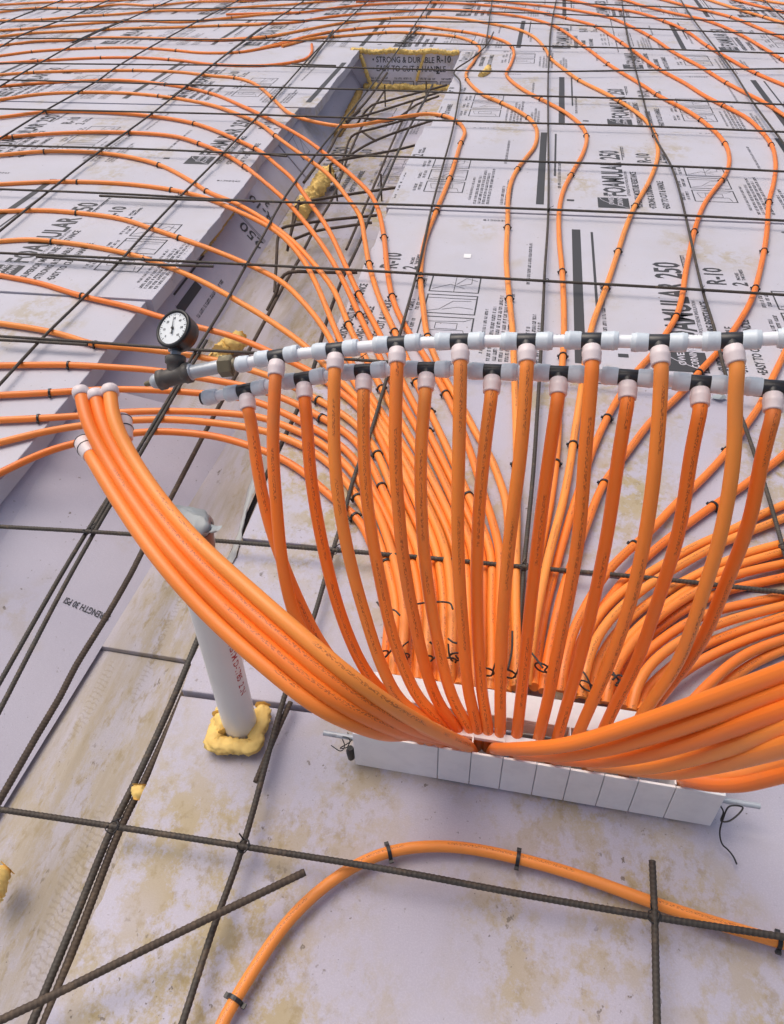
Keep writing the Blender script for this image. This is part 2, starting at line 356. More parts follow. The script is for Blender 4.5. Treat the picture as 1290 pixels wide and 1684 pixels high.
# ---------------------------------------------------------------- foam boards of the field
def jag(x0, y0, x1, y1, seed):
    r = random.Random(seed); out = []
    for i in range(1, 7):
        t = i/7+r.uniform(-.04, .04); j = r.choice((0, .003, -.004, .006)); out += [(x0+(x1-x0)*t+j, y0+(y1-y0)*t), (x0+(x1-x0)*(t+.012)+j*.3, y0+(y1-y0)*(t+.012))]
    return out
def board(poly, label, m, xR=None, u0=None, dz=0.0, thick=.05, group='foam boards laid flat', shape=None):
    cxm = sum(p[0] for p in poly)/len(poly); cym = sum(p[1] for p in poly)/len(poly)
    root = empty('foam_board', (cxm, cym, 0))
    tag(root, label, 'foam board', group)
    s = MB(); s.prism(shape or poly, -thick+dz, dz); adopt(s.obj('slab', m, bevel=.0025), root)
    if xR is not None:
        def inside(x, y, pad=.008):
            n = len(poly)
            for i in range(n):
                (x0, y0), (x1, y1) = poly[i], poly[(i+1) % n]
                if (x1-x0)*(y-y0)-(y1-y0)*(x-x0) < pad*math.hypot(x1-x0, y1-y0): return False
            return True
        Fp, Fls = Flat(), []; xs = [p[0] for p in poly]
        k0 = math.floor((min(xs)-xR)/1.12)-1
        for k in range(k0, k0+8):
            if xR+k*1.12-.9 > max(xs) or xR+k*1.12+.9 < min(xs): continue
            print_block(Fp, u0, -(xR+k*1.12)); Fl = Flat(); logo_geo(Fl, u0, -(xR+k*1.12)); Fls.append(Fl)
        o = print_obj('printing', Fp, inside, dz+.0007, M['print'], root)
        if o: up_normals(o)
        for Fl in Fls:
            o = print_obj('logo_lettering', Fl, inside, dz+.0014, M['print_pale'], root)
            if o: up_normals(o)
    return root
G = .0035
def rrow(y0, y1, xs, mats, xR, name, dz=0, jog=0):
    for i, (a, b) in enumerate(zip(xs[:-1], xs[1:])):
        if a is None: poly = [(redge(y0)+jog, y0+G), (b-G, y0+G), (b-G, y1-G), (redge(y1)+jog, y1-G)]
        elif b is None: poly = [(a+G, y0+G), (ledge(y0)+jog, y0+G), (ledge(y1)+jog, y1-G), (a+G, y1-G)]
        else: poly = [(a+G, y0+G), (b-G, y0+G), (b-G, y1-G), (a+G, y1-G)]
        sh = None
        if a is None: sh = [poly[0], poly[1], poly[2], poly[3]]+jag(*poly[3], *poly[0], int(y0*100))
        elif b is None: sh = [poly[0], poly[1]]+jag(*poly[1], *poly[2], int(y0*100)+5)+[poly[2], poly[3]]
        board(poly, name(i), mats[i % len(mats)], None if xR is None else xR, y0, dz+random.uniform(-.001, .001), shape=sh)
n_ = lambda s: (lambda i: s if i == 0 else s.replace('board', 'board, '+['', 'next one to the right', 'third one across', 'fourth one across', 'fifth one across', 'sixth one across'][i], 1))
rrow(-.6, .76, [None, 1.3], [M['foam_mud_dimmed']], None, n_('muddy plain board under the white box and front hoop pipe'), dz=-.007)
rrow(.76, 1.165, [None, 1.3], [M['foam_mud_dimmed']], None, n_('narrow muddy board piece right behind the white box'))
rrow(1.165, 1.916, [None, 1.3], [M['foam_mud_dimmed']], None, n_('wide mud stained blank board below the white manifold rows'))
rrow(1.916, 3.157, [None, 1.87, 4.2], [M['foam']], .655, n_('printed board just behind the manifold rows'), dz=.001, jog=.0)
rrow(3.157, 4.327, [None, 1.55, 4.0], [M['foam']], .512, n_('printed board in the second row behind the manifold'), dz=.004, jog=-.012)
rrow(4.327, 5.58, [None, 1.9, 4.3], [M['foam']], .60, n_('printed board in the third row behind the manifold'), dz=.002, jog=.02)
rrow(5.58, 6.15, [None, 1.2, 3.7], [M['foam']], .75, n_('short printed board beside the far end wall of the trench'), dz=.003)
rrow(-.6, 2.24, [-3.9, None], [M['foam']], -1.16, n_('front board of the left field, cut by the lower left photo edge'), dz=.001)
rrow(2.24, 3.53, [-5.9, -3.45, None], [M['foam']], -1.68, n_('printed board, second row of left field, level with gauge'), dz=.004, jog=.02)
rrow(3.53, 4.62, [-6.2, -3.75, None], [M['foam']], -1.40, n_('printed board of the left field, third row'), dz=.001, jog=-.025)
rrow(4.62, 6.15, [-6.4, -3.95, None], [M['foam']], -1.95, n_('printed board of the left field, last row before trench end'), dz=.004, jog=.065)
rrow(6.15, 7.38, [-6.8, -4.36, -1.92, .52, 2.96, 5.4], [M['foam']], .3, n_('printed board, first row beyond the trench, far left'), dz=.002)
rrow(7.38, 8.6, [-6.0, -3.56, -1.12, 1.32, 3.76, 6.2], [M['foam']], -.5, n_('printed board of the top row in the photo, far left'), dz=.001)
rrow(8.6, 10.9, [-6.8, -4.36, -1.92, .52, 2.96, 5.4], [M['foam_clean']], None, n_('outermost board beyond the top of the photo, far left'))

# ---------------------------------------------------------------- trench boards
def wall_print(name, F_, o, du, dv, nrm, mtl, parent, inside=None):
    o, du, dv, nrm = map(np.array, (o, du, dv, nrm)); m = MB()
    m.add([o+du*a+dv*b+nrm*.0008 for a, b in F_.v], F_.f); q = m.obj(name, mtl); adopt(q, parent); return q
t1, t2 = (-.95, -.9), (1.19, 1.3)
r_ = empty('foam_board', (-.85, .6, TD)); tag(r_, 'near trench floor board covered in boot tracks, lower edge of photo', 'foam board')
MB().prism([(-1.12, -.9), (-.50, -.9), (-.50, .985), (-1.12, 1.015)], TD-.05, TD-.012).obj('slab', M['foam_track'], r_, bevel=.002)
r_.children[0].matrix_parent_inverse = Matrix.Translation(-r_.location)
r_ = empty('foam_board', (-.9, 2, TD)); tag(r_, 'middle trench floor board with mud streaks behind the white pipe', 'foam board')
adopt(MB().prism([(-1.30, 1.02), (-.50, .99), (-.50, 3.4), (-1.30, 3.4)], TD-.05, TD).obj('slab', M['foam_track'], bevel=.002), r_)
r_ = empty('foam_board', (-.9, 4.6, TD)); tag(r_, 'far trench floor board with faint printing under the bent bars', 'foam board')
adopt(MB().prism([(-1.38, 3.405), (-.50, 3.405), (-.50, 6.14), (-1.38, 6.14)], TD-.05, TD-.002).obj('slab', M['foam_mud_dimmed'], bevel=.002), r_)
Fp = Flat(); print_block(Fp, 3.9, .95); print_block(Fp, 4.95, 1.25)
o = print_obj('printing', Fp, lambda x, y: -1.15 < x < -.56 and 3.45 < y < 6.1, TD-.001, M['print'], r_); up_normals(o)
# left wall, far part (nearly vertical)
def slab_between(a0, a1, b0, b1, th, m, label, name='foam_board', cut=None, pr=None, grp=None):
    """board whose face corners are a0,a1 (top, near->far) and b0,b1 (bottom)"""
    a0, a1, b0, b1 = map(lambda q: np.array(q, float), (a0, a1, b0, b1))
    n = np.cross(a1-a0, b0-a0); n /= np.linalg.norm(n)
    if n[2] < 0: n = -n
    root = empty(name, tuple((b0+b1)/2)); tag(root, label, 'foam board', grp)
    vs = [a0, a1, b1, b0]; back = [v-n*th for v in vs]
    mb = MB(); mb.add(vs+back, [(0, 1, 3), (1, 2, 3), (7, 6, 5, 4), (0, 4, 5, 1), (1, 5, 6, 2), (2, 6, 7, 3), (3, 7, 4, 0)]); 
    adopt(mb.obj('slab', m), root)
    du = (a1-a0)/np.linalg.norm(a1-a0); dv = np.cross(n, du)
    return root, n, du
def fixn(o):
    import bmesh
    bm = bmesh.new(); bm.from_mesh(o.data); bmesh.ops.recalc_face_normals(bm, faces=bm.faces); bm.to_mesh(o.data); bm.free()
TT = -.052
w1, n1, d1 = slab_between((-1.250, 1.55, TT), (-1.325, 4.15, TT), (-1.090, 1.55, TD), (-1.175, 4.15, TD), .05, M['foam_clean'], 'trench side board printed upside down with 250 and R-10')
w2, n2, d2 = slab_between((-1.322, 4.16, TT), (-1.375, 6.14, TT), (-1.170, 4.16, TD), (-1.262, 6.14, TD), .05, M['foam_clean'], 'plain trench side board nearest the far end wall')
w3, n3, d3 = slab_between((-1.19, -.9, TT), (-1.235, 1.80, TT), (-.96, -.9, TD), (-.835, 1.92, TD), .045, M['foam_clean'], 'large blank sloping trench side board left of the long orange bundle')
w4, n4, d4 = slab_between((-1.40, 6.142, .0), (-.50, 6.142, .0), (-1.40, 6.135, TD), (-.50, 6.135, TD), .05, M['foam_end_lit'], 'trench end board reading STRONG & DURABLE at the far end')
w5, n5, d5 = slab_between((-.50, -.9, TT), (-.535, 6.13, TT), (-.55, -.9, TD), (-.58, 6.13, TD), .03, M['foam_clean'], 'hidden trench side board under the right field edge')
for w in (w1, w2, w3, w4, w5): fixn(w.children[0])
def wall_axes(a0, a1, b0):
    a0, a1, b0 = map(lambda q: np.array(q, float), (a0, a1, b0)); du = (a1-a0)/np.linalg.norm(a1-a0)
    dn = b0-a0; dn -= du*dn.dot(du); dn /= np.linalg.norm(dn); return a0, du, dn
# upside-down print on the far left wall: reading towards the camera (-y), tops towards the trench floor
a0, du, dn = wall_axes((-1.262, 2.0, TT), (-1.325, 4.15, TT), (-1.105, 2.0, TD)); nn = np.cross(du, dn); nn = nn if nn[0] > 0 else -nn
Fp = Flat(); Fp.text('R-10', 0, .10, .075, .9, .001); Fp.text('2', .17, .11, .06, .9, .001)
Fp.text('250', .0-.0, .20-.2+.02, .085, .9, .001); 
q = MB()
from mathutils.bvhtree import BVHTree
def place(F_, o, ud, vd, parent, name='printing', mtl=None, nrm=None):
    sl = parent.children[0].data; off = Vector(parent.location); bv = BVHTree.FromPolygons([v.co.copy() for v in sl.vertices], [tuple(p.vertices) for p in sl.polygons])
    pts = []
    for a, b in F_.v:
        q = Vector(np.array(o)+ud*a+vd*b); h = bv.ray_cast(q+Vector(nrm)*.25, -Vector(nrm)); pts.append((h[0] if h[0] else q)+Vector(nrm)*.0012)
    m = MB(); m.add(pts, F_.f); ob = m.obj(name, mtl or M['print']); adopt(ob, parent); return ob
Fq = Flat(); Fq.text('250', 0, 0, .10, .9, .001); Fq.rect(0, -.016, .19, -.012); Fq.rect(0, -.028, .19, -.024)
place(Fq, a0+du*1.27+dn*.225, -dn, -du, w1, nrm=nn)
Fq = Flat(); Fq.text('R-10', 0, 0, .085, .9, .001); Fq.text('2', .05, -.07, .06, .9, .001)
place(Fq, a0+du*1.52+dn*.200, -dn, -du, w1, nrm=nn)
Fq = Flat(); Fq.rect(0, 0, .22, .034); Fq.rect(.05, .06, .40, .068); Fq.blur(.05, .36, -.055, .013); Fq.blur(.05, .5, .10, .010)
place(Fq, a0+du*.42+dn*.115, du, -dn, w1, nrm=nn)
a0, du, dn = wall_axes((-1.322, 4.16, TT), (-1.375, 6.14, TT), (-1.170, 4.16, TD))
Fq = Flat(); Fq.frame(.0, 0, .16, .12, .003); Fq.line((0, 0), (.1, .12), .003); Fq.line((.06, 0), (.16, .08), .003)
place(Fq, a0+du*.12+dn*.16, du, -dn, w2, nrm=nn)
# sloping near board: STRENGTH 30 PSI, a grey bar, odd marks
A0, A1, B0 = (-1.19, -.9, TT), (-1.235, 1.80, TT), (-.96, -.9, TD); a0, du, dn = wall_axes(A0, A1, B0); nn = np.cross(dn, du); nn = nn if nn[2] > 0 else -nn
def plane_pt(px, py):
    d = R @ np.array([px-CX, -(py-CY), -F]); t = (np.array(a0)-CAM).dot(nn)/d.dot(nn); return CAM+d*t
def print_on(px0, px1, F_, parent, up_sign=1, mtl=None):
    o, e = plane_pt(*px0), plane_pt(*px1); ud = (e-o)/np.linalg.norm(e-o); vd = np.cross(nn, ud)*up_sign; place(F_, o, ud, vd, parent, nrm=nn, mtl=mtl)
    return np.linalg.norm(e-o)
Lw = np.linalg.norm(plane_pt(165, 1035)-plane_pt(88, 990))
Fq = Flat(); Fq.text('STRENGTH 30 PSI', 0, 0, .026, Lw/.235, .0004); print_on((165, 1035), (88, 990), Fq, w3)
Fq = Flat(); Fq.rect(0, 0, .14, .018); print_on((38, 1249), (-40, 1212), Fq, w3)
Fq = Flat(); Fq.line((0, 0), (.02, 0), .004); Fq.line((.02, 0), (.022, .014), .003); print_on((98, 1098), (118, 1078), Fq, w3)
Fq = Flat(); Fq.pl([(0, 0), (.012, .012), (.032, .014), (.045, .004)], .005); print_on((136, 1072), (158, 1040), Fq, w3)
Fq = Flat(); Fq.pl([(0, 0), (.01, .008), (.03, .008)], .002); print_on((100, 1145), (118, 1108), Fq, w3)
# end wall print
Fq = Flat(); Fq.text('\u2022 STRONG & DURABLE', 0, 0, .052, .85, .0006); Fq.text('\u2022 EASY TO CUT & HANDLE', 0, -.055, .052, .85, .0006)
for k in range(4):
    Fq.frame(-.02+.17*k, -.205, .13+.17*k, -.115, .004); Fq.blur(-.01+.17*k, .11+.17*k, -.105, .012)
    Fq.line((.0+.17*k, -.20), (.05+.17*k, -.125), .003); Fq.line((.05+.17*k, -.125), (.11+.17*k, -.20), .003); Fq.frame(.02+.17*k, -.20, .07+.17*k, -.13, .002)
place(Fq, np.array((-1.18, 6.130, -.075)), np.array((1., 0, 0)), np.array((0, 0, 1.)), w4, nrm=np.array((0, -1., 0)))
Fq = Flat(); Fq.text('R-10', 0, 0, .06, .9, .001); Fq.text('2', 0, -.07, .06, .9, .001); place(Fq, np.array((-.72, 6.130, -.07)), np.array((1., 0, 0)), np.array((0, 0, 1.)), w4, nrm=np.array((0, -1., 0)))

# pale film strip hanging over the right trench edge
def film(pix, mtl, label):
    L = smooth_path([P(a, b, .001) for a, b in pix], .008); m = MB(); rg = random.Random(len(pix)); rings = []
    for i, p in enumerate(L):
        n1, n2 = rg.uniform(-.003, .003), math.sin(i*.5)*.003; q = []
        n1 *= .35; n2 = .0025*math.sin(i*.21)+.001*math.sin(i*.9)
        for k, (dx, z) in enumerate(((.005+n2+n1, .0028), (.002, .0042+n1*.4), (-.003, .0035), (-.012-n2, -.012), (-.010+n1*2, -.030), (-.014-n2, -.048+n1*3))): q.append(p+np.array([dx, 0, z+rg.uniform(-.001, .001)*(k > 2)]))
        rings.append(q)
    N = 6; m.add([p for q in rings for p in q], [(i*N+k, (i+1)*N+k, (i+1)*N+k+1, i*N+k+1) for i in range(len(L)-1) for k in range(N-1)], True)
    return tag(m.obj('plastic_film', mtl), label, 'plastic film')
film([(425, 770), (405, 840), (392, 890), (374, 935)], M['film'], 'pale plastic film strip along the trench edge behind the white pipe')

# ---------------------------------------------------------------- reinforcing bars
RB = .0045
def rebar(pix, label, z=.03, r=RB, m='rebar', rusty=None, ext=(0, 0), world=None, name='rebar', grp='reinforcing bars of the floor grid', zs=None):
    w = world or [P(a, b, z if zs is None else zs[i]) for i, (a, b) in enumerate(pix)]
    w = [np.array(q) for q in w]
    if ext[0]: d = w[0]-w[1]; w = [w[0]+d/np.linalg.norm(d)*ext[0]]+w
    if ext[1]: d = w[-1]-w[-2]; w = w+[w[-1]+d/np.linalg.norm(d)*ext[1]]
    path = smooth_path(w, .03); fine = []
    for a, b in zip(path[:-1], path[1:]):
        dm = np.linalg.norm((a+b)/2-CAM); st = .0017 if dm < 1.75 else (.003 if dm < 2.6 else .03)
        k = max(1, int(np.linalg.norm(b-a)/st)); fine += [a+(b-a)*i/k for i in range(k)]
    fine.append(path[-1])
    def rf(s, a, p):
        if np.linalg.norm(p-CAM) > 2.6: return 1.03
        x = math.cos(2*math.pi*s/.0072+2*math.sin(a)); return .98+.14*max(0, x)**.7+(.08 if abs(math.cos(a)) > .97 else 0)
    o = sweep(fine, r, 10, rf).obj(name, M[m]); return tag(o, label, 'rebar', grp)
ZV, ZH = .026, .036
Hb = [
 ([(0, 1331), (200, 1361), (400, 1392), (650, 1432), (860, 1471), (1075, 1508), (1290, 1541)], 'ribbed cross bar nearest the camera, over the front hoop pipe'),
 ([(0, 866), (145, 874), (290, 884), (550, 905), (700, 917), (860, 932), (1075, 951), (1290, 974)], 'ribbed cross bar passing behind the risers, second from the front'),
 ([(0, 553), (140, 562), (300, 574), (430, 581), (560, 590), (650, 596), (860, 612), (1080, 630), (1290, 655)], 'cross bar running behind the gauge and manifold, third from the front'),
 ([(0, 416), (200, 425), (430, 436), (600, 445), (860, 460), (1075, 472), (1290, 485)], 'cross bar fourth from the front, in full view above the manifold'),
 ([(0, 311), (200, 319), (430, 331), (600, 335), (860, 343), (1100, 353), (1290, 363)], 'cross bar fifth from the front'),
 ([(0, 239), (230, 245), (430, 253), (600, 256), (860, 265), (1100, 273), (1290, 282)], 'cross bar sixth from the front'),
 ([(0, 179), (230, 184), (430, 189), (650, 196), (860, 202), (1100, 209), (1290, 217)], 'cross bar seventh from the front'),
 ([(0, 131), (230, 137), (430, 143), (650, 149), (860, 157), (1100, 164), (1290, 172)], 'cross bar eighth from the front'),
 ([(0, 104), (230, 106), (430, 108), (650, 113), (860, 118), (1030, 116), (1290, 113)], 'cross bar ninth from the front, crossing the trench end'),
 ([(0, 63), (230, 64), (430, 66), (650, 70), (860, 75), (1060, 80), (1290, 88)], 'cross bar tenth from the front, beyond the trench'),
 ([(0, 36), (430, 33), (650, 35), (860, 38), (1060, 47), (1290, 57)], 'cross bar eleventh from the front'),
 ([(0, 16), (430, 14), (650, 16), (860, 21), (1060, 29), (1290, 38)], 'cross bar twelfth from the front, close to the top of the photo'),
 ([(430, 0), (860, 3), (1060, 10), (1290, 19)], 'cross bar thirteenth from the front, at the very top'),
]
for p, l in Hb: rebar(p, l, ZH, ext=(.6, .6))
Vb = [
 ([(103, 0), (50, 20), (0, 40)], 'lengthwise bar in the top left corner', (.4, .4), 'rebar'),
 ([(180, 0), (110, 30), (37, 57), (0, 78)], 'lengthwise bar, second from the top left corner', (.4, .4), 'rebar'),
 ([(283, 0), (203, 35), (160, 53), (67, 103), (0, 142)], 'lengthwise bar, third from the top left corner', (.4, .4), 'rebar'),
 ([(390, 2), (307, 45), (200, 105), (157, 135), (73, 183), (0, 228)], 'lengthwise bar, fourth from the top left corner', (.4, .4), 'rebar'),
 ([(502, 0), (430, 48), (350, 107), (250, 187), (167, 247), (123, 280), (80, 315), (0, 380)], 'lengthwise bar, fifth from the top left corner', (.4, .4), 'rebar'),
 ([(607, 0), (533, 70), (463, 147), (430, 185), (360, 260), (293, 327), (233, 390), (197, 430), (127, 500), (73, 553), (0, 632)], 'lengthwise bar crossing the left field through the printed 250 board', (.4, .5), 'rebar'),
 ([(710, 0), (630, 117), (580, 180), (523, 250), (467, 327), (430, 393), (403, 440), (370, 500), (313, 593), (287, 640), (227, 740), (180, 822)], 'long lengthwise bar passing over the trench under the gauge', (.4, .1), 'rebar'),
 ([(915, 0), (908, 37), (902, 117), (902, 350), (896, 450), (892, 540), (885, 660), (877, 780), (862, 932), (857, 1000)], 'straight lengthwise bar pointing at the middle of the box', (.4, .1), 'rebar'),
 ([(1023, 0), (1030, 50), (1055, 150), (1075, 220), (1107, 280), (1156, 478), (1175, 540), (1195, 620), (1225, 700), (1262, 810), (1288, 900)], 'lengthwise bar running down right of the manifold', (.4, .5), 'rebar'),
 ([(1120, 0), (1137, 27), (1180, 83), (1208, 120), (1217, 134), (1240, 170), (1290, 237)], 'kinked lengthwise bar near the upper right corner', (.4, .5), 'rebar'),
 ([(1257, 0), (1290, 32)], 'short stretch of lengthwise bar in the top right corner', (.4, .5), 'rebar'),
 ([(810, 0), (805, 33), (799, 76)], 'short lengthwise bar ending at the far end of the trench', (.4, 0), 'rebar'),
 ([(812, 53), (800, 75), (775, 97), (747, 118), (757, 134), (753, 170), (743, 220), (728, 275), (710, 343), (690, 433), (665, 525), (637, 620), (607, 720), (583, 783), (565, 850), (547, 908), (517, 1013), (470, 1140), (400, 1390), (350, 1530), (300, 1684)], 'long bar with a kink by the trench end, running to the front edge', (0, .3), 'rebar'),
 ([(478, 1155), (462, 1190), (440, 1240), (421, 1286)], 'short rusty lap bar right of the yellow foam collar', (0, 0), 'rebar_rust'),
 ([(1073, 1416), (1077, 1508), (1079, 1600), (1081, 1684)], 'single upright looking bar with a cut end, lower right', (0, .3), 'rebar'),
]
for i, (p, l, e, mm) in enumerate(Vb): rebar(p, l, ZV+(.012 if i == 14 else 0) - (.008 if i == 13 else 0), ext=e, m=mm)
rebar([(190, 800), (140, 880), (95, 955), (0, 1122)], 'left one of the paired bars over the sloping trench board', ZV, ext=(0, .5))
rebar([(340, 560), (290, 645), (232, 745), (188, 820), (150, 885), (100, 975), (0, 1168)], 'right one of the paired bars over the sloping trench board', ZV-.002, ext=(0, .5))
for p, l in (([(164, 322), (300, 328), (380, 330)], 'lap bar lying along the fifth cross bar'), ([(60, 422), (230, 434), (351, 438)], 'lap bar lying along the fourth cross bar'),
             ([(0, 559), (60, 562), (144, 567)], 'lap bar lying along the third cross bar at the left edge'), ([(430, 188), (460, 190), (490, 190)], 'short lap bar lying along the seventh cross bar by the trench'),
             ([(400, 250), (440, 254), (472, 257)], 'short lap bar lying along the sixth cross bar by the trench'), ([(480, 105), (520, 107), (553, 108)], 'short lap bar by the left corner of the trench end')):
    rebar(p, l, ZH-.003, r=RB*1.05)
for p, l in (([(430, 46), (400, 68), (350, 107), (310, 140), (285, 158)], 'lap bar doubled beside the fifth lengthwise bar'), ([(548, 50), (530, 75), (505, 108)], 'lap bar doubled beside the bar left of the trench end'),
             ([(174, 45), (150, 56), (120, 70)], 'short lap bar high in the left field'), ([(690, 45), (672, 62), (663, 72)], 'short lap bar above the trench end board'), ([(908, 37), (905, 60), (904, 90)], 'short lap bar on the straight middle bar'), ([(1030, 45), (1037, 80), (1043, 100)], 'short lap bar on the bar right of the middle')):
    rebar(p, l, ZV-.001, r=RB*1.25)
rebar(None, 'loose rusty bar lying diagonally across the lower left corner', world=[P(-60, 1706, .046), P(60, 1650, .048), P(280, 1541, .052), P(502, 1434, .056)], m='rebar_rust', r=.0052)
# trench bars
TB = .0058
rebar([(632, 150), (600, 200), (575, 252), (547, 326), (521, 370), (493, 425), (465, 473), (440, 520), (412, 572), (365, 660), (337, 712), (285, 812), (237, 901), (217, 941), (174, 1016), (124, 1097), (99, 1146), (62, 1208), (19, 1283), (-30, 1366)], 'bar along the foot of the left trench side', r=.0062, m='rebar_rust', ext=(0, .4), grp='bars in the trench', zs=[-.15]*5+[-.145, -.14, -.135, -.13, -.12, -.11, -.10, -.09, -.085, -.08, -.075, -.07, -.065, -.06, -.06])
rebar([(697, 167), (670, 217), (643, 277), (610, 353), (590, 403), (563, 460), (537, 530), (508, 630), (468, 720), (430, 800), (385, 905), (330, 1041), (280, 1161), (220, 1291), (185, 1361), (120, 1520), (50, 1690)], 'bar along the right side of the trench', -.05, r=.0058, ext=(.4, .3), grp='bars in the trench')
rebar([(398, 900), (343, 1041), (293, 1163), (234, 1291), (199, 1361), (137, 1520), (70, 1690)], 'second bar lapped beside the right trench bar', -.058, r=.006, m='rebar_rust', ext=(0, .3), grp='bars in the trench')
rebar([(592, 182), (560, 215), (540, 250), (515, 280), (500, 300)], 'short lap bar in the far left of the trench', -.12, r=.007, m='rebar_rust', grp='bars in the trench')
rebar([(637, 120), (600, 170), (570, 200)], 'short bar leaning at the far left trench corner', -.06, r=.007, m='rebar_rust', grp='bars in the trench')
def hook(pix, zs, label): return rebar(pix, label, zs=zs, r=.0062, m='rebar_rust', grp='bent bars in the trench', name='bent_rebar')
hook([(560, 280), (568, 250), (578, 225), (590, 218), (620, 210), (680, 193), (702, 185)], [-.17, -.12, -.07, -.05, -.05, -.04, -.04], 'bent bar in the trench under the far crossing pipe')
hook([(545, 300), (543, 275), (552, 266), (600, 256), (650, 247), (698, 235)], [-.20, -.12, -.07, -.06, -.05, -.05], 'bent bar whose end points at the notch in the board edge')
hook([(587, 205), (600, 185), (612, 173), (640, 165), (690, 152), (735, 140)], [-.16, -.10, -.07, -.06, -.05, -.04], 'bent bar nearest the far end wall')
hook([(580, 195), (600, 190), (640, 178), (690, 162), (728, 150)], [-.12, -.10, -.08, -.06, -.05], 'second bent bar from the far end wall')
hook([(473, 412), (481, 372), (487, 340), (500, 333), (560, 322), (620, 313), (677, 305)], [-.20, -.14, -.08, -.06, -.055, -.05, -.045], 'bent bar beside the yellow foam clump')
hook([(452, 480), (455, 430), (459, 385), (465, 375), (480, 371), (540, 362), (590, 357), (620, 354)], [-.20, -.14, -.09, -.07, -.06, -.055, -.05, -.05], 'bent bar with its end at the white board corner')
hook([(440, 510), (455, 480), (463, 458), (475, 448), (510, 447), (550, 448), (588, 448)], [-.16, -.12, -.08, -.06, -.055, -.05, -.05], 'bent bar just above the manifold, level in the photo')
hook([(566, 262), (600, 240), (640, 222), (690, 205), (712, 198)], [-.12, -.08, -.06, -.05, -.05], 'straight bar across the trench just under the far crossing pipe')
hook([(480, 395), (520, 380), (570, 372), (612, 366)], [-.19, -.15, -.13, -.12], 'low bar across the trench between two bent bars')
hook([(594, 215), (612, 228), (620, 232)], [-.10, -.12, -.13], 'short bar stub pointing down from the far bent bars')
hook([(600, 195), (640, 200), (690, 170), (722, 158)], [-.16, -.14, -.12, -.10], 'low bent bar near the far end wall')
hook([(492, 330), (488, 350), (475, 400), (473, 412)], [-.05, -.08, -.16, -.19], 'bent bar leg dropping beside the foam clump')
rebar([(680, 165), (652, 220), (622, 290), (592, 360), (570, 410)], 'middle lengthwise bar lying on the trench floor', -.20, r=.006, m='rebar_rust', grp='bars in the trench')
for p, l in (([(631, 120), (632, 150), (634, 175)], 'thin stake by the far end wall, left'), ([(701, 135), (701, 168)], 'thin stake by the far end wall, right'), ([(628, 276), (628, 330)], 'thin stake in the trench beside the right bar'), ([(554, 265), (555, 330)], 'thin stake left of the middle trench bars'),):
    a = P(*p[-1], TD); b = np.array(a)+[0, 0, .13]; rebar(None, l, world=[a, b], r=.0045, m='rebar_rust', grp='stakes in the trench', name='steel_stake')

# ---------------------------------------------------------------- floor heating pipes
RT = .0094
ST = []       # every pipe: (path, name phrase)
def smooth01(x): x = min(1, max(0, x)); return x*x*(3-2*x)
def pipe(pix, label, lift=0.0, ext=(0, 0), end=None, r=RT, group='orange heating pipes on the floor'):
    w = []
    for a, b in pix:
        q = P(a, b, RT); t = smooth01(1-(math.hypot(q[0]-.05, q[1]-.75)-.12)/.75); w.append(P(a, b, RT+.003+lift*t))
    if ext[0]: d = w[0]-w[1]; w = [w[0]+d/np.linalg.norm(d)*ext[0]]+w
    if ext[1]: d = w[-1]-w[-2]; w = w+[w[-1]+d/np.linalg.norm(d)*ext[1]]
    if end is not None: w += end
    path = relax(smooth_path(w, .018), 6)
    far = min(np.linalg.norm(p-CAM) for p in path) > 3
    o = sweep(path, r, 10 if far else 16).obj('heating_pipe', M['pex']); tag(o, label, 'pipe', group); ST.append((path, label)); return o
def tail(i, ybase=None):      # run in under the rear plate of the box
    return None
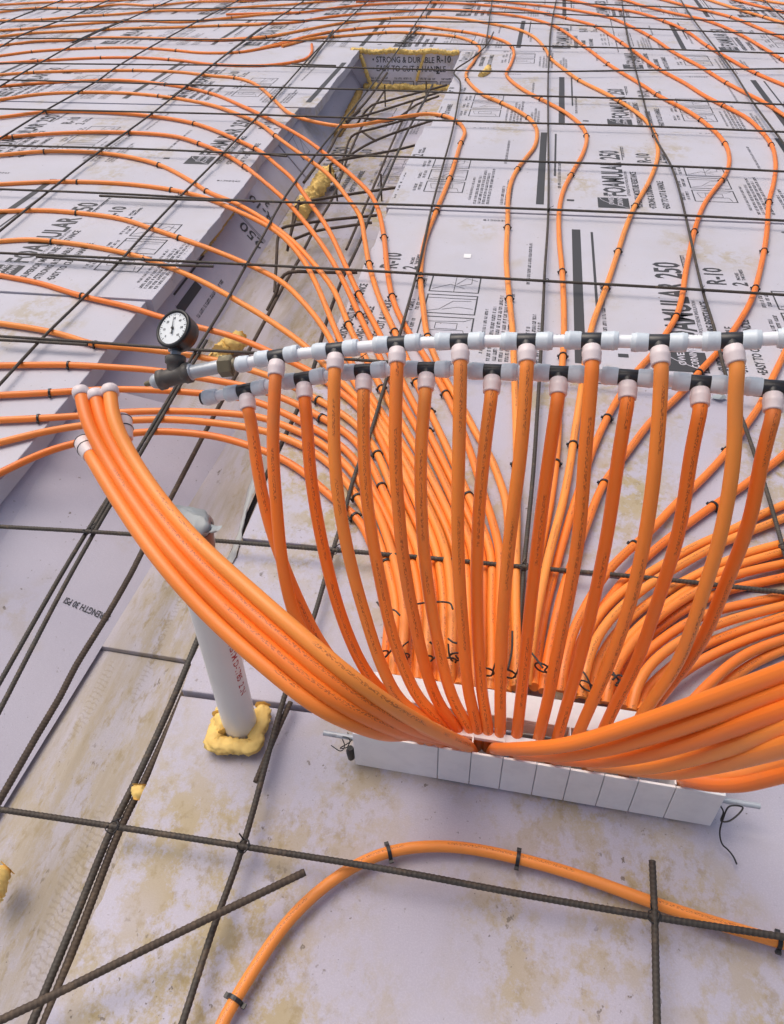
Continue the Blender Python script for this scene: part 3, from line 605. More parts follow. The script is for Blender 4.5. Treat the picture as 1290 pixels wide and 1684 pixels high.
LF = {   # left field / trench pipes, in order from the front one
'n': [(0,778),(43,757),(87,738),(123,729),(170,718),(213,713),(253,709),(300,711),(360,718),(407,732),(460,752),(500,777),(545,817),(587,852)],
'm': [(0,728),(73,710),(140,699),(217,691),(283,690),(350,695),(403,702),(430,707),(460,717),(493,730),(530,752),(560,780),(583,810),(603,845)],
'l': [(0,691),(63,688),(130,684),(200,678),(267,676),(350,678),(403,682),(430,685),(460,697),(493,710),(530,730),(560,755),(590,790),(618,835)],
'k': [(0,650),(80,646),(123,643),(193,640),(283,643),(333,647),(390,653),(430,663),(462,677),(493,692),(538,717),(570,740),(600,780),(632,840)],
'j': [(0,601),(113,600),(200,605),(257,609),(337,623),(390,632),(430,642),(462,653),(493,667),(538,692),(575,715),(603,750),(645,840)],
'i': [(0,532),(67,542),(113,553),(157,567),(213,572),(283,580),(360,593),(410,608),(440,617),(480,635),(515,653),(558,677),(588,700),(615,735),(660,840)],
'h': [(0,453),(67,466),(135,487),(213,505),(267,522),(322,537),(383,553),(430,572),(483,597),(513,612),(558,643),(590,670),(622,715),(673,835)],
'g': [(0,397),(47,394),(87,397),(143,404),(213,418),(267,435),(333,463),(377,487),(430,518),(470,545),(500,567),(530,595),(560,627),(600,668),(640,730),(687,830)],
'f': [(0,348),(67,346),(127,350),(200,360),(247,375),(295,391),(340,407),(390,427),(430,445),(463,463),(497,495),(533,540),(560,590),(597,650),(650,730),(702,830)],
'e': [(0,303),(83,299),(128,299),(200,302),(282,312),(343,327),(377,341),(430,366),(463,387),(497,425),(517,460),(540,513),(553,545),(580,600),(612,655),(665,735),(717,830)],
'd': [(0,255),(73,249),(147,250),(207,257),(262,271),(313,297),(343,316),(385,333),(430,358),(480,395),(520,438),(547,473),(563,507),(575,538),(602,590),(634,650),(680,730),(732,830)],
'c': [(0,227),(40,223),(117,218),(213,218),(287,224),(328,236),(367,252),(402,273),(430,295),(467,327),(497,360),(530,403),(557,447),(577,487),(593,522),(620,577),(650,640),(700,730),(748,830)],
'b': [(0,193),(77,184),(160,184),(250,191),(320,203),(390,230),(430,250),(450,267),(480,293),(510,333),(540,377),(570,440),(590,483),(620,540),(640,580),(668,640),(715,730),(762,830)],
'a': [(0,164),(65,155),(130,152),(200,153),(262,158),(345,172),(397,190),(430,205),(453,223),(480,243),(507,262),(540,287),(573,327),(593,357),(600,393),(607,433),(623,487),(647,540),(665,580),(690,640),(730,725),(777,830)],
'z': [(0,142),(63,137),(140,133),(200,132),(273,139),(345,153),(400,175),(430,189),(470,210),(507,232),(545,261),(580,290),(610,320),(623,347),(632,390),(637,440),(645,487),(660,525),(678,555),(697,583),(717,617),(743,667),(763,713),(795,810)],
'y': [(0,123),(57,119),(173,116),(233,116),(300,119),(350,125),(387,128),(413,135),(430,145),(450,163),(483,190),(530,203),(570,208),(607,203),(663,192),(707,187),(730,190),(753,200),(765,217),(758,235),(750,262),(740,293),(718,347),(700,393),(693,433),(692,465),(697,510),(703,553),(715,585),(732,622),(750,653),(767,680),(783,713),(805,747),(820,785),(833,825)],
}
LIFT = [0, .018, .036]
for i, k in enumerate('nmlkjihgfedcbazy'):
    pts = LF[k]+[(615+14.8*i, 907), (640+13*i, 1000), (634+13.5*i, 1082+1.9*i)]
    if k == 'n': pts[-4] = (592, 856)
    e = P(pts[-1][0]+(645-pts[-1][0])*.02, pts[-1][1]+30, .03)
    lbl = {'y': 'orange pipe that snakes across the far trench, sixteenth up the left photo edge'}.get(k, f'orange floor pipe, {ORD[i+1]} up from the lowest at the left photo edge')
    pipe(pts, lbl, LIFT[i % 3], ext=(.7, 0), end=[e])
RF = [
 ([(430,79),(470,69),(497,62),(540,53),(580,48),(637,43),(687,43),(730,48),(780,55),(830,68),(845,83),(840,107),(833,123),(860,147),(890,163),(927,183),(953,203),(965,223),(960,250),(942,283),(927,313),(920,347),(920,393),(925,447),(928,540),(925,600),(920,660),(917,730),(908,810),(895,880),(880,950),(868,1030),(862,1100)], 'orange pipe wrapping round the far trench end, then down left of the dark strip', (0, 0)),
 ([(480,72),(515,63),(553,60),(590,57),(643,53),(697,55),(750,60),(780,70),(790,80),(780,100),(767,120),(770,133),(797,157),(823,168),(860,187),(874,198),(883,213),(880,240),(865,260),(850,280),(838,310),(835,373),(833,427),(838,490),(843,540),(847,640),(850,740),(850,840),(849,920),(848,1000),(850,1100)], 'orange pipe making the tight bend at the far right trench corner', (.1, 0)),
 ([(430,61),(445,60),(497,50),(563,38),(630,31),(687,28),(750,30),(803,38),(847,47),(862,52),(880,62),(897,80),(907,97),(927,113),(953,132),(993,152),(1020,167),(1050,187),(1070,207),(1080,230),(1082,258),(1067,300),(1045,338),(1030,373),(1017,413),(997,473),(973,540),(962,600),(955,650),(945,715),(937,770),(925,830),(905,905),(890,973),(877,1040),(870,1095)], 'orange pipe curving past the dark strip, third from the middle bar', (.3, 0)),
 ([(430,39),(480,37),(540,28),(590,23),(643,20),(700,16),(777,18),(860,28),(910,42),(960,75),(1000,105),(1027,122),(1057,140),(1083,157),(1127,180),(1153,197),(1177,217),(1195,240),(1200,262),(1197,280),(1187,297),(1160,333),(1143,377),(1137,403),(1127,453),(1123,483),(1113,520),(1098,545),(1070,587),(1050,607),(1020,650),(999,687),(977,735),(958,790),(932,870),(910,950),(893,1020),(882,1098)], 'orange pipe passing over the FOAMULAR word right of centre', (.3, 0)),
 ([(430,22),(500,20),(560,12),(640,6),(740,5),(860,15),(932,30),(977,42),(1003,57),(1037,80),(1083,113),(1127,137),(1160,158),(1193,175),(1227,193),(1250,213),(1270,240),(1276,270),(1273,300),(1265,332),(1262,377),(1257,413),(1243,473),(1233,500),(1207,543),(1183,577),(1150,612),(1127,640),(1100,667),(1073,690),(1030,747),(993,795),(963,870),(927,967),(910,1040),(897,1105)], 'orange pipe crossing the far right R-10 mark, down to the box', (.3, 0)),
 ([(640,0),(740,-5),(860,6),(937,15),(1000,28),(1037,43),(1073,62),(1110,87),(1153,110),(1193,135),(1227,153),(1260,170),(1290,190)], 'orange pipe leaving the right photo edge, lowest of the far set', (.3, .4)),
 ([(860,-12),(937,0),(993,12),(1047,20),(1093,35),(1127,50),(1163,75),(1193,93),(1243,120),(1290,140)], 'orange pipe leaving the right photo edge, second of the far set', (.3, .4)),
 ([(980,-8),(1027,0),(1060,10),(1110,22),(1160,33),(1210,53),(1253,77),(1290,100)], 'orange pipe leaving the right photo edge, third of the far set', (.2, .4)),
 ([(1093,0),(1143,13),(1203,28),(1253,48),(1290,63)], 'orange pipe leaving the right photo edge, fourth of the far set', (.2, .4)),
 ([(1167,0),(1220,17),(1257,28),(1290,38)], 'orange pipe leaving the right photo edge, fifth of the far set', (.2, .4)),
 ([(1210,0),(1233,6),(1290,20)], 'orange pipe leaving the right photo edge, sixth of the far set', (.2, .4)),
 ([(1230,-3),(1290,6)], 'orange pipe in the extreme top right corner', (.2, .4)),
 ([(0,104),(67,100),(120,97),(167,95),(233,95),(300,100),(350,106),(430,108),(480,103),(503,97),(513,86),(513,73)], 'orange pipe turning up short at the left corner of the trench end', (.5, 0)),
 ([(0,92),(53,85),(157,79),(233,79),(290,83),(333,87),(393,86),(430,80),(460,74),(497,62)], 'orange pipe of the far left set, lowest one', (.5, 0)),
 ([(0,75),(60,68),(117,66),(157,62),(210,62),(300,64),(360,66),(430,62),(470,55)], 'orange pipe of the far left set, second up', (.5, 0)),
 ([(0,60),(57,54),(133,51),(200,47),(283,45),(360,42),(430,40)], 'orange pipe of the far left set, third up', (.5, 0)),
 ([(0,50),(35,48),(100,42),(167,37),(233,34),(300,36),(370,30),(430,24),(480,20)], 'orange pipe of the far left set, fourth up', (.5, 0)),
 ([(0,34),(69,32),(130,27),(200,23),(260,18),(330,17),(400,12),(480,7),(560,0)], 'orange pipe of the far left set, fifth up', (.5, .2)),
 ([(0,20),(60,13),(130,14),(200,7),(253,9),(320,3),(400,2),(480,-3)], 'orange pipe of the far left set, sixth up', (.5, .3)),
 ([(0,8),(70,4),(160,2),(240,-2)], 'orange pipe in the extreme top left corner', (.5, .3)),
 ([(1290,582),(1267,630),(1250,667),(1227,700),(1193,747),(1140,803),(1110,830),(1077,867),(1043,897),(1003,935),(970,985),(940,1045),(925,1105)], 'orange floor pipe entering behind the rightmost tee, top of the right fan', (.5, 0)),
 ([(1290,747),(1267,767),(1243,783),(1213,807),(1180,827),(1130,863),(1070,910),(1035,945),(990,1000),(957,1050),(938,1110)], 'orange floor pipe of the right fan, second from the top', (.5, 0)),
]
fan = [
 [(1290,830),(1243,850),(1203,873),(1153,893),(1117,913),(1060,947),(1027,970),(993,1000),(965,1045),(948,1112)],
 [(1290,852),(1237,873),(1193,890),(1113,933),(1060,967),(1010,1010),(978,1055),(960,1115)],
 [(1290,893),(1227,910),(1150,943),(1073,987),(1027,1026),(990,1075),(974,1117)],
 [(1290,907),(1220,927),(1153,957),(1085,1003),(1040,1042),(1003,1088),(988,1120)],
 [(1290,927),(1215,944),(1140,975),(1085,1013),(1040,1055),(1012,1100),(1000,1124)],
 [(1290,950),(1200,970),(1137,995),(1085,1032),(1045,1065),(1020,1105),(1012,1128)],
 [(1290,980),(1183,1003),(1133,1022),(1085,1055),(1045,1090),(1028,1132)],
 [(1290,996),(1200,1020),(1140,1043),(1095,1070),(1058,1105),(1042,1136)],
 [(1290,1014),(1210,1040),(1150,1064),(1105,1095),(1070,1128),(1055,1140)],
 [(1290,1031),(1227,1052),(1150,1088),(1095,1127),(1070,1148)],
 [(1290,1052),(1240,1068),(1195,1097),(1155,1137),(1120,1172)],
 [(1290,1068),(1235,1092),(1197,1120),(1165,1152),(1138,1182)]]
for i, f_ in enumerate(fan): RF.append((f_, f'orange floor pipe of the right fan, {ORD[i+3]} from the top', (.5, 0)))
for i, (p, l, e) in enumerate(RF):
    tobox = p[-1][1] > 1000
    pipe(p, l, LIFT[i % 3] if tobox else .0, ext=e, end=[P(p[-1][0]-3, p[-1][1]+32, .03)] if tobox else None)
pipe([(345,1735),(362,1684),(383,1650),(430,1575),(475,1508),(520,1467),(560,1436),(600,1413),(640,1398),(700,1391),(760,1392),(855,1412),(960,1442),(1075,1485),(1180,1519),(1290,1551)], 'single orange hoop pipe on the foam in front of the white box', 0, ext=(.2, .4), r=.0086)

# ---------------------------------------------------------------- plastic clips over the pipes
def clip_mesh():
    m = MB(); n = 10; w = .0028; ri, ro = RT+.0003, RT+.0026; vs = []
    pr = [(ri*math.cos(a), ri*math.sin(a), ro*math.cos(a), ro*math.sin(a)) for a in [math.pi*i/n for i in range(n+1)]]
    pr = [(ri, -RT, ro, -RT)]+pr+[(-ri, -RT, -ro, -RT)]
    for (a, b, c, d) in pr: vs += [(-w, a, b), (w, a, b), (w, c, d), (-w, c, d)]
    fs = []
    for i in range(len(pr)-1):
        for k in range(4): a = 4*i+k; b = 4*i+(k+1) % 4; fs.append((a, b, b+4, a+4))
    m.add(vs, fs)
    for s in (1, -1): m.box((-w*1.2, min(s*ro, s*(ro+.0045)), -.0035), (w*1.2, max(s*ro, s*(ro+.0045)), .0005)); m.box((-w*.8, min(s*(ro-.001), s*(ro+.0015)), -RT), (w*.8, max(s*(ro-.001), s*(ro+.0015)), -.003))
    me = bpy.data.meshes.new('pipe_clip'); me.from_pydata(m.v, [], m.f); me.materials.append(M['black']); return me
CLIP = clip_mesh()
clips = """53,86 157,79 290,83 393,86 65,101 167,95 280,97 58,119 220,116 387,128 273,138 345,153 131,152 262,158 77,185 320,203 421,245 23,224 215,219 329,236 402,273 74,249 262,271
494,20 582,49 634,54 762,51 750,61 547,60 445,60 449,160 453,223 728,190 758,235 754,200 778,70 766,132 825,168 843,78
897,80 907,97 953,132 1000,105 960,75 1020,165 890,163 1022,71 1070,60 964,223 1078,222 1080,155 1153,195 1087,113 1195,136 1189,173 1190,237 1270,237 1165,75 1245,121 921,50 868,194 1093,34 1204,28 1258,27 1285,97 932,30
340,313 128,299 282,312 127,349 295,390 86,397 135,485 740,293 718,348 852,279 837,374 633,390 607,433 693,460 838,491 590,483 645,487 591,517 573,533
938,286 1045,338 1187,296 1265,332 1143,382 1257,413 1017,414 925,448 1000,473 1243,473 1113,518 113,602 79,646 62,688 155,565 703,552 648,543 528,659 528,690 632,633 680,632 733,645 723,668 617,755 709,707
924,584 1150,610 999,687 944,729 918,760 1190,738 616,752 630,803 585,815 587,852 635,930 775,815 865,763 993,793 1175,828 1040,893 640,1397 855,1412 383,1650 1289,1552
35,50 60,13 96,17 135,14 69,32 169,25 253,10 326,30 360,45 437,61 380,28 500,37 980,42 1037,80 1127,50 777,18 643,31 700,28""".split()
near = []
for c in clips:
    x, y = map(float, c.split(',')); best = None
    for pi, (path, l) in enumerate(ST):
        for j in range(1, len(path)-1):
            qx, qy = pixel_of(path[j]) if path[j][1] > -.5 else (9e9, 9e9)
            d = (qx-x)**2+(qy-y)**2
            if best is None or d < best[0]: best = (d, pi, j)
    near.append((best[1], best[2]))
near = sorted(set(near)); cnt = {}
last = None
for pi, j in near:
    if last and last[0] == pi and abs(last[1]-j) < 4: continue
    last = (pi, j)
    path, l = ST[pi]; p = path[j]; t = Vector(path[j+1]-path[j-1]).normalized(); side = Vector((0, 0, 1)).cross(t).normalized(); up = t.cross(side)
    o = bpy.data.objects.new('pipe_clip', CLIP); C.objects.link(o)
    o.matrix_world = Matrix(((t.x, side.x, up.x, p[0]), (t.y, side.y, up.y, p[1]), (t.z, side.z, up.z, p[2]), (0, 0, 0, 1)))
    cnt[pi] = cnt.get(pi, 0)+1
    ph = l.replace('orange floor pipe', 'pipe').replace('orange pipe', 'pipe').replace('single orange hoop pipe', 'hoop pipe')
    tag(o, ' '.join(f'black clip, {ORD[cnt[pi]]} along the {ph}'.split()[:16]), 'pipe clip', 'black clips over the floor pipes')

# ---------------------------------------------------------------- white guide box
BH = .092
bx0, bx1 = -.197, .371
def fy(x): return .664-.0365*(x-bx0)             # front face line
root = empty('pipe_guide_box', (.087, .70, 0)); tag(root, 'long white plastic box with slots that holds the orange risers', 'guide box')
def quadbox(m, x0, x1, d0, d1, z0, z1):
    vs = [(x0, fy(x0)+d0), (x1, fy(x1)+d0), (x1, fy(x1)+d1), (x0, fy(x0)+d1)]; return m.prism(vs, z0, z1)
seams = [bx0, -.058, -.006, .043, .095, .145, .196, .246, .30, bx1]
m = MB()
for a, b in zip(seams[:-1], seams[1:]): quadbox(m, a+.0007, b-.0007, 0, .004, .0, BH)
adopt(m.obj('front_panel', M['white'], bevel=.0008), root)
m = MB(); quadbox(m, bx0+.004, bx1-.004, .0045, .0065, .002, BH-.006); adopt(m.obj('inner_panel', M['fit']), root)
m = MB(); quadbox(m, bx0, bx1, .078, .128, BH-.012, BH-.004); quadbox(m, bx0, bx1, .078, .082, BH-.04, BH-.013); quadbox(m, bx0, bx1, .124, .128, BH-.022, BH-.013); adopt(m.obj('rear_plate', M['white'], bevel=.001), root)
m = MB(); quadbox(m, bx0+.004, bx1-.004, .031, .045, BH-.010, BH-.002); adopt(m.obj('middle_ledge', M['white'], bevel=.001), root)
for x0 in (bx0, bx1-.003):
    m = MB(); quadbox(m, x0, x0+.003, .0042, .0778, 0, BH-.002); adopt(m.obj('end_panel', M['white']), root)
for i, s in enumerate(seams[1:-1]):
    m = MB(); quadbox(m, s-.0012, s+.0012, .0068, .0775, .0, BH-.001 if i % 2 else BH+.002); adopt(m.obj('divider', M['white']), root)
a = P(530, 1216, .045); b = P(1250, 1328, .045)
rod = MB().lathe(np.array([a[0], fy(a[0])+.020, .047]), np.array([b[0], fy(b[0])+.020, .047]), [(0, .0045), (float(np.linalg.norm(b-a)), .0045)], 12)
tag(rod.obj('steel_rod', M['galv']), 'galvanised rod sticking out of both ends of the white box', 'rod')
def wire(name, world, label, r=.0009, cat='wire tie', grp='black wire ties'):
    return tag(sweep(smooth_path(world, .003), r, 6).obj(name, M['wire']), label, cat, grp)
wl = [P(a, b, c) for a, b, c in ((1183, 1322, .05), (1190, 1335, .045), (1186, 1350, .035), (1200, 1350, .04), (1222, 1328, .055), (1200, 1326, .055), (1190, 1345, .04), (1184, 1370, .02), (1188, 1388, .010), (1198, 1398, .004), (1206, 1408, .003), (1212, 1421, .006))]
wire('wire_tie', wl, 'black wire tail hanging from the right end of the box rod', .0013)
wire('wire_tie', [P(a, b, .045+.012*math.sin(i*2.2)) for i, (a, b) in enumerate(((545, 1226), (560, 1235), (567, 1225), (563, 1212), (575, 1215), (572, 1228), (560, 1230), (578, 1218), (572, 1205)))], 'black wire twisted round the left end of the box rod')
m = MB(); ta = P(578, 1246, .012); m.lathe(ta, ta+np.array([0, 0, .03]), [(0, .006), (.02, .008), (.03, .005)], 8); tag(m.obj('rubber_plug', M['black']), 'small black rubber lump at the left end of the box', 'plug')

# ---------------------------------------------------------------- manifold rows
def DM0(px): return 1/np.interp(px, [250, 400, 1250, 1400], [1/1.16, 1/1.12, 1/.925, 1/.89])
DM = DM0
U = [(457, 586), (553, 575), (654, 565), (757, 561), (867, 561), (973, 560), (1084, 563), (1203, 560), (1330, 554)]
Lw_ = [(405, 642), (500, 623), (599, 610), (703, 607), (811, 611), (920, 614), (1033, 620), (1152, 630), (1272, 638), (1400, 648)]
UR = [
 [(449,740),(455,830),(465,930),(490,1027),(535,1090),(590,1140),(650,1178),(700,1200)],
 [(549,680),(550,740),(557,823),(577,927),(603,1020),(630,1100),(662,1157),(722,1196)],
 [(650,740),(655,830),(665,930),(684,1030),(706,1120),(730,1172),(757,1200)],
 [(755,740),(753,840),(755,940),(762,1040),(771,1140),(787,1203)],
 [(857,740),(840,873),(828,1007),(823,1140),(823,1208)],
 [(963,740),(953,873),(937,973),(917,1073),(900,1157),(886,1213)],
 [(1080,740),(1063,873),(1037,990),(1003,1090),(973,1157),(948,1215)],
 [(1209,650),(1208,740),(1187,873),(1155,980),(1115,1090),(1063,1165),(1030,1222)]]
LR = [
 [(413,690),(422,760),(440,850),(465,925),(497,1000),(535,1070),(590,1130),(650,1172),(705,1200)],
 [(506,700),(509,760),(517,823),(533,907),(557,1000),(590,1083),(625,1135),(705,1195)],
 [(598,700),(600,780),(610,870),(625,950),(643,1035),(667,1105),(693,1155),(740,1198)],
 [(695,700),(692,760),(694,857),(701,940),(717,1040),(738,1130),(757,1175),(778,1202)],
 [(797,740),(787,857),(785,1007),(793,1140),(804,1205)],
 [(905,740),(887,873),(870,1023),(858,1140),(850,1210)],
 [(1019,740),(1000,873),(980,973),(957,1073),(933,1157),(917,1213)],
 [(1138,740),(1117,873),(1087,973),(1047,1090),(1013,1157),(985,1218)],
 [(1255,745),(1233,857),(1195,957),(1153,1057),(1115,1110),(1065,1175),(1045,1225)]]
def cyl(m, a, b, r, n=18, lip=0): 
    L = float(np.linalg.norm(np.array(b)-np.array(a)))
    pr = [(0, r*.93), (L*.06, r), (L*.94, r), (L, r*.93)] if not lip else [(0, r*.92), (L*.03, r*.97), (L*.18, r*.97), (L*.22, r*1.03), (L*.34, r*1.03), (L*.38, r), (L*.92, r*.97), (L, r*.90)]
    return m.lathe(a, b, pr, n)
def manifold(tees, first, label, which, off=0, aims=None):
    DM = lambda q: DM0(q)+off
    outs = []
    root = empty('manifold', tuple(PD(*tees[0], DM(tees[0][0])))); tag(root, label, 'manifold', 'white manifold rows')
    c = [PD(x, y, DM(x)) for x, y in tees]; s0 = PD(*first, DM(first[0])); pts = [s0]+c
    for i in range(len(c)):
        d = (c[i]-pts[i]); d /= np.linalg.norm(d); d2 = (pts[i+2]-c[i])/np.linalg.norm(pts[i+2]-c[i]) if i+2 < len(pts) else d
        dd = (d+d2); dd /= np.linalg.norm(dd)
        # pipe between previous fitting and this one
        seg = np.linalg.norm(c[i]-pts[i]); a = pts[i]+d*(0 if i == 0 else .027); b = c[i]-d*.027
        m = MB(); cyl(m, a, b, .0081); po = adopt(m.obj('pipe_section', M['pipew']), root)
        mid = (a+b)/2
        if i and i % 2 == which and seg > .08:
            v1 = camdir(0, .85, .5); v1 -= d*v1.dot(d); v1 /= np.linalg.norm(v1); ax = np.cross(d, v1); 
            Fz = Flat(); Fz.blur(-.016, .016, -.004, .0055); Fz.blur(-.016, .012, -.0105, .004)
            mm = MB(); mm.add([mid+d*u+(v1*math.cos((v)/.0084)+(-ax)*math.sin(-v/.0084))*.0083 for u, v in Fz.v], Fz.f); adopt(mm.obj('pipe_marking', M['print']), po)
        m = MB(); cyl(m, c[i]-dd*.0130, c[i]+dd*.0130, .0101)
        am = aims[i] if aims and i < len(aims) else (tees[i][0], tees[i][1]+100); q_ = math.hypot(am[0]-tees[i][0], am[1]-tees[i][1]); down = camdir(.95*(am[0]-tees[i][0])/q_, -.95*(am[1]-tees[i][1])/q_, .28); br = c[i]+down*.018
        m.lathe(c[i], c[i]+down*.03, [(0, .0098), (.018, .0102)], 16)
        body = adopt(m.obj('tee_body', M['tee']), root)
        for s in (-1, 1):
            m = MB(); cyl(m, c[i]+dd*s*.0330, c[i]+dd*s*.0122, .0118, 24, 1); adopt(m.obj('side_collar', M['fit']), body)
        outs.append((c[i]+down*.014, c[i]+down*.036))
        m = MB(); m.lathe(c[i]+down*.0085, c[i]+down*.036, [(0, .0102), (.0015, .0115), (.0065, .0118), (.008, .0124), (.012, .0124), (.0135, .0119), (.0215, .0117), (.023, .0112), (.0232, .0097)], 24); adopt(m.obj('outlet_collar', M['fitp']), body)
    return root, outs
mu, cU = manifold(U, (385, 602), 'rear manifold row of black tees and white collars carrying the gauge', 1, 0, [p[0] for p in UR])
ml, cL = manifold(Lw_, (352, 652), 'front manifold row of black tees with a capped left end', 0, .028, [p[0] for p in LR])
DL = lambda q: DM0(q)+.028
e0 = PD(352, 652, DL(352)); d0 = PD(405, 642, DL(405))-e0; d0 /= np.linalg.norm(d0)
m = MB(); cyl(m, e0-d0*.016, e0+d0*.006, .0118, 22, 1); cap = adopt(m.obj('end_cap', M['fit']), ml)
m = MB(); cyl(m, e0-d0*.0205, e0-d0*.0162, .0092); adopt(m.obj('cap_plug', M['tee']), cap)

# ---------------------------------------------------------------- risers
RR = .0091
def riser(tee, out, pix, label, dof=0.0, pw=1.7):
    x0, y0 = tee; D0 = DM(x0)-.008+dof; pix = [(x0+1, y0+26)]+pix; y1 = pix[-1][1]
    D1 = depth_of(P(*pix[-1], .088)); w = []
    L = [0]
    for a, b in zip(pix[:-1], pix[1:]): L.append(L[-1]+math.hypot(b[0]-a[0], b[1]-a[1]))
    for (px, py), l in zip(pix, L):
        t = l/L[-1]; w.append(PD(px, py, D0+(D1-D0)*t**pw))
    w = [out[0], out[1]]+w[1:]
    e = w[-1].copy(); w.append(e-np.array([0, -.004, .05]))
    path = smooth_path(w, .010); path = path[:4]+relax(path[3:], 8)[1:]
    return tag(sweep(path, RR, 20).obj('riser_pipe', M['pex']), label, 'pipe', 'orange riser pipes')
for i, p in enumerate(UR): riser(U[i], cU[i], p, f'orange riser under the {ORD[i+1]} tee of the rear manifold row, from the gauge')
for i, p in enumerate(LR): riser(Lw_[i], cL[i], p, f'orange riser under the {ORD[i+1]} tee of the front manifold row, from its capped end', .028, 1.3)

# ---------------------------------------------------------------- side bundles
lo = [(143,753),(187,827),(250,920),(330,1013),(430,1103),(520,1172),(600,1203),(690,1220),(770,1231)]
hi = [(222,740),(278,822),(345,895),(420,960),(505,1034),(590,1107),(665,1163),(720,1198),(770,1217)]
dp = [.985, .95, .90, .87, .84, .83, .87, .98, 1.10]
def bundle(frac, pre, label, dd=0.0, xe=785, rr=RR):
    w = [PD(*p[:2], p[2]) for p in pre]
    for (a, b), (c, d), D in zip(lo, hi, dp):
        x, y = a+(c-a)*frac, b+(d-b)*frac
        if x < xe-45: w.append(PD(x, y, D+dd))
    ye = 1232-(785-xe)*.155; De = depth_of(P(xe, ye, .095)); w.append(PD(xe-12, ye-9, De-.035)); w.append(P(xe+1, ye-3, .092)); w.append(P(xe+6, ye+8, .055))
    path = relax(smooth_path(w, .010), 8)
    return path, tag(sweep(path, rr, 22).obj('bundle_pipe', M['pex']), label, 'pipe', 'orange pipes of the left bundle')
def endcap(path, label_parent, kind, r=.0112):
    p0 = path[0]; d = path[0]-path[3]; d /= np.linalg.norm(d)
    if kind == 'ring':
        m = MB(); m.lathe(p0-d*.010, p0+d*.01, [(0, r*.86), (.001, r), (.009, r*1.02), (.013, r*.9), (.016, r*.55)], 22); o = m.obj('end_collar', M['fitp']); o.parent = label_parent
    else:
        m = MB(); m.lathe(p0-d*.012, p0+d*.05, [(0, r*.9), (.002, r*1.0), (.016, r*1.05), (.017, r*1.1), (.034, r*1.12), (.036, r*1.0), (.040, r*.8)], 22); o = m.obj('coupling', M['fitp']); o.parent = label_parent
        for t in (.006, .022):
            m = MB(); m.lathe(p0+d*(t-.0008), p0+d*.05, [(0, r*1.14), (.0007, r*1.18), (.0016, r*1.14)], 22); q = m.obj('seal_ring', M['black']); q.parent = o
for fr, pre, lab, kd, dd in ((.86, [(181, 640, 1.02), (185, 685, 1.0)], 'rightmost of the three white ringed pipe ends left of the gauge', 'ring', 0),
                     (.61, [(157, 648, 1.02), (168, 695, 1.0)], 'middle of the three white ringed pipe ends left of the gauge', 'ring', .002),
                     (.36, [(133, 643, 1.02), (142, 690, 1.0)], 'leftmost of the three white ringed pipe ends left of the gauge', 'ring', -.002),
                     (.10, [(146, 742, 1.0)], 'lowest bundle pipe ending in a white coupling with two black rings', 'coupling', 0),
                     (.78, [(204, 712, 1.02)], 'bundle pipe behind the others with a coupling half hidden', 'coupling', .019),
                     (.30, [(175, 735, 1.03)], 'hidden underside pipe of the left bundle', 'ring', .017)):
    path, o = bundle(fr, pre, lab, dd, {.86: 772, .61: 752, .36: 726, .10: 694, .78: 764, .30: 708}[fr]); endcap(path, o, kd)
RBn = [
 [(822,1232),(866,1231),(927,1226),(993,1209),(1060,1187),(1127,1164),(1193,1141),(1290,1106)],
 [(860,1240),(930,1241),(1000,1231),(1065,1213),(1130,1193),(1200,1169),(1290,1139)],
 [(920,1248),(1000,1250),(1065,1240),(1130,1222),(1200,1199),(1290,1170)],
 [(980,1258),(1060,1262),(1130,1249),(1200,1229),(1290,1200)],
 [(1040,1266),(1110,1270),(1180,1258),(1240,1243),(1290,1229)],
 [(1140,1276),(1180,1281),(1230,1276),(1290,1258)],
 [(1130,1284),(1170,1291),(1220,1291),(1290,1274)]]
for i, p in enumerate(RBn):
    x0 = p[0][0]; w = [P(p[0][0]-14, p[0][1]+6, .045), P(p[0][0]-9, p[0][1]-1, .085)]
    for x, y in p:
        D = np.interp(x, [x0, x0+55, 1290], [1.13, .98 if i < 5 else 1.0, .66 if i < 5 else .86]); w.append(PD(x, y, D+(.006 if i % 2 else 0)))
    d = w[-1]-w[-2]; w.append(w[-1]+d/np.linalg.norm(d)*.3)
    tag(sweep(relax(smooth_path(w, .010), 8), RR, 22).obj('bundle_pipe', M['pex']), f'orange pipe of the right bundle, {ORD[i+1]} from its top', 'pipe', 'orange pipes of the right bundle')

# ---------------------------------------------------------------- test gauge on iron tee
groot = empty('pressure_gauge', tuple(PD(290, 610, 1.14))); tag(groot, 'round black pressure gauge with white dial on an iron pipe tee', 'gauge')
gc = PD(285, 540, 1.125); gn = camdir(-.40, .24, .885); gu = camdir(.04, .95, -.1); gu -= gn*gu.dot(gn); gu /= np.linalg.norm(gu); gr = np.cross(gu, gn)
r0 = .0285
m = MB(); m.lathe(gc-gn*.028, gc, [(0, r0*.80), (.002, r0*.92), (.010, r0*.96), (.020, r0), (.0245, r0*1.05), (.0285, r0*1.06), (.030, r0*1.0), (.0298, r0*.88), (.0278, r0*.86)], 40)
case = adopt(m.obj('gauge_case', M['case']), groot)
m = MB(); m.lathe(gc-gn*.0004, gc+gn, [(0, r0*.86), (.0008, r0*.86)], 40); dial = adopt(m.obj('dial', M['dial']), case)
m = MB()
def gp(r, a, h=.0008): return gc+(gr*math.sin(a)+gu*math.cos(a))*r+gn*h
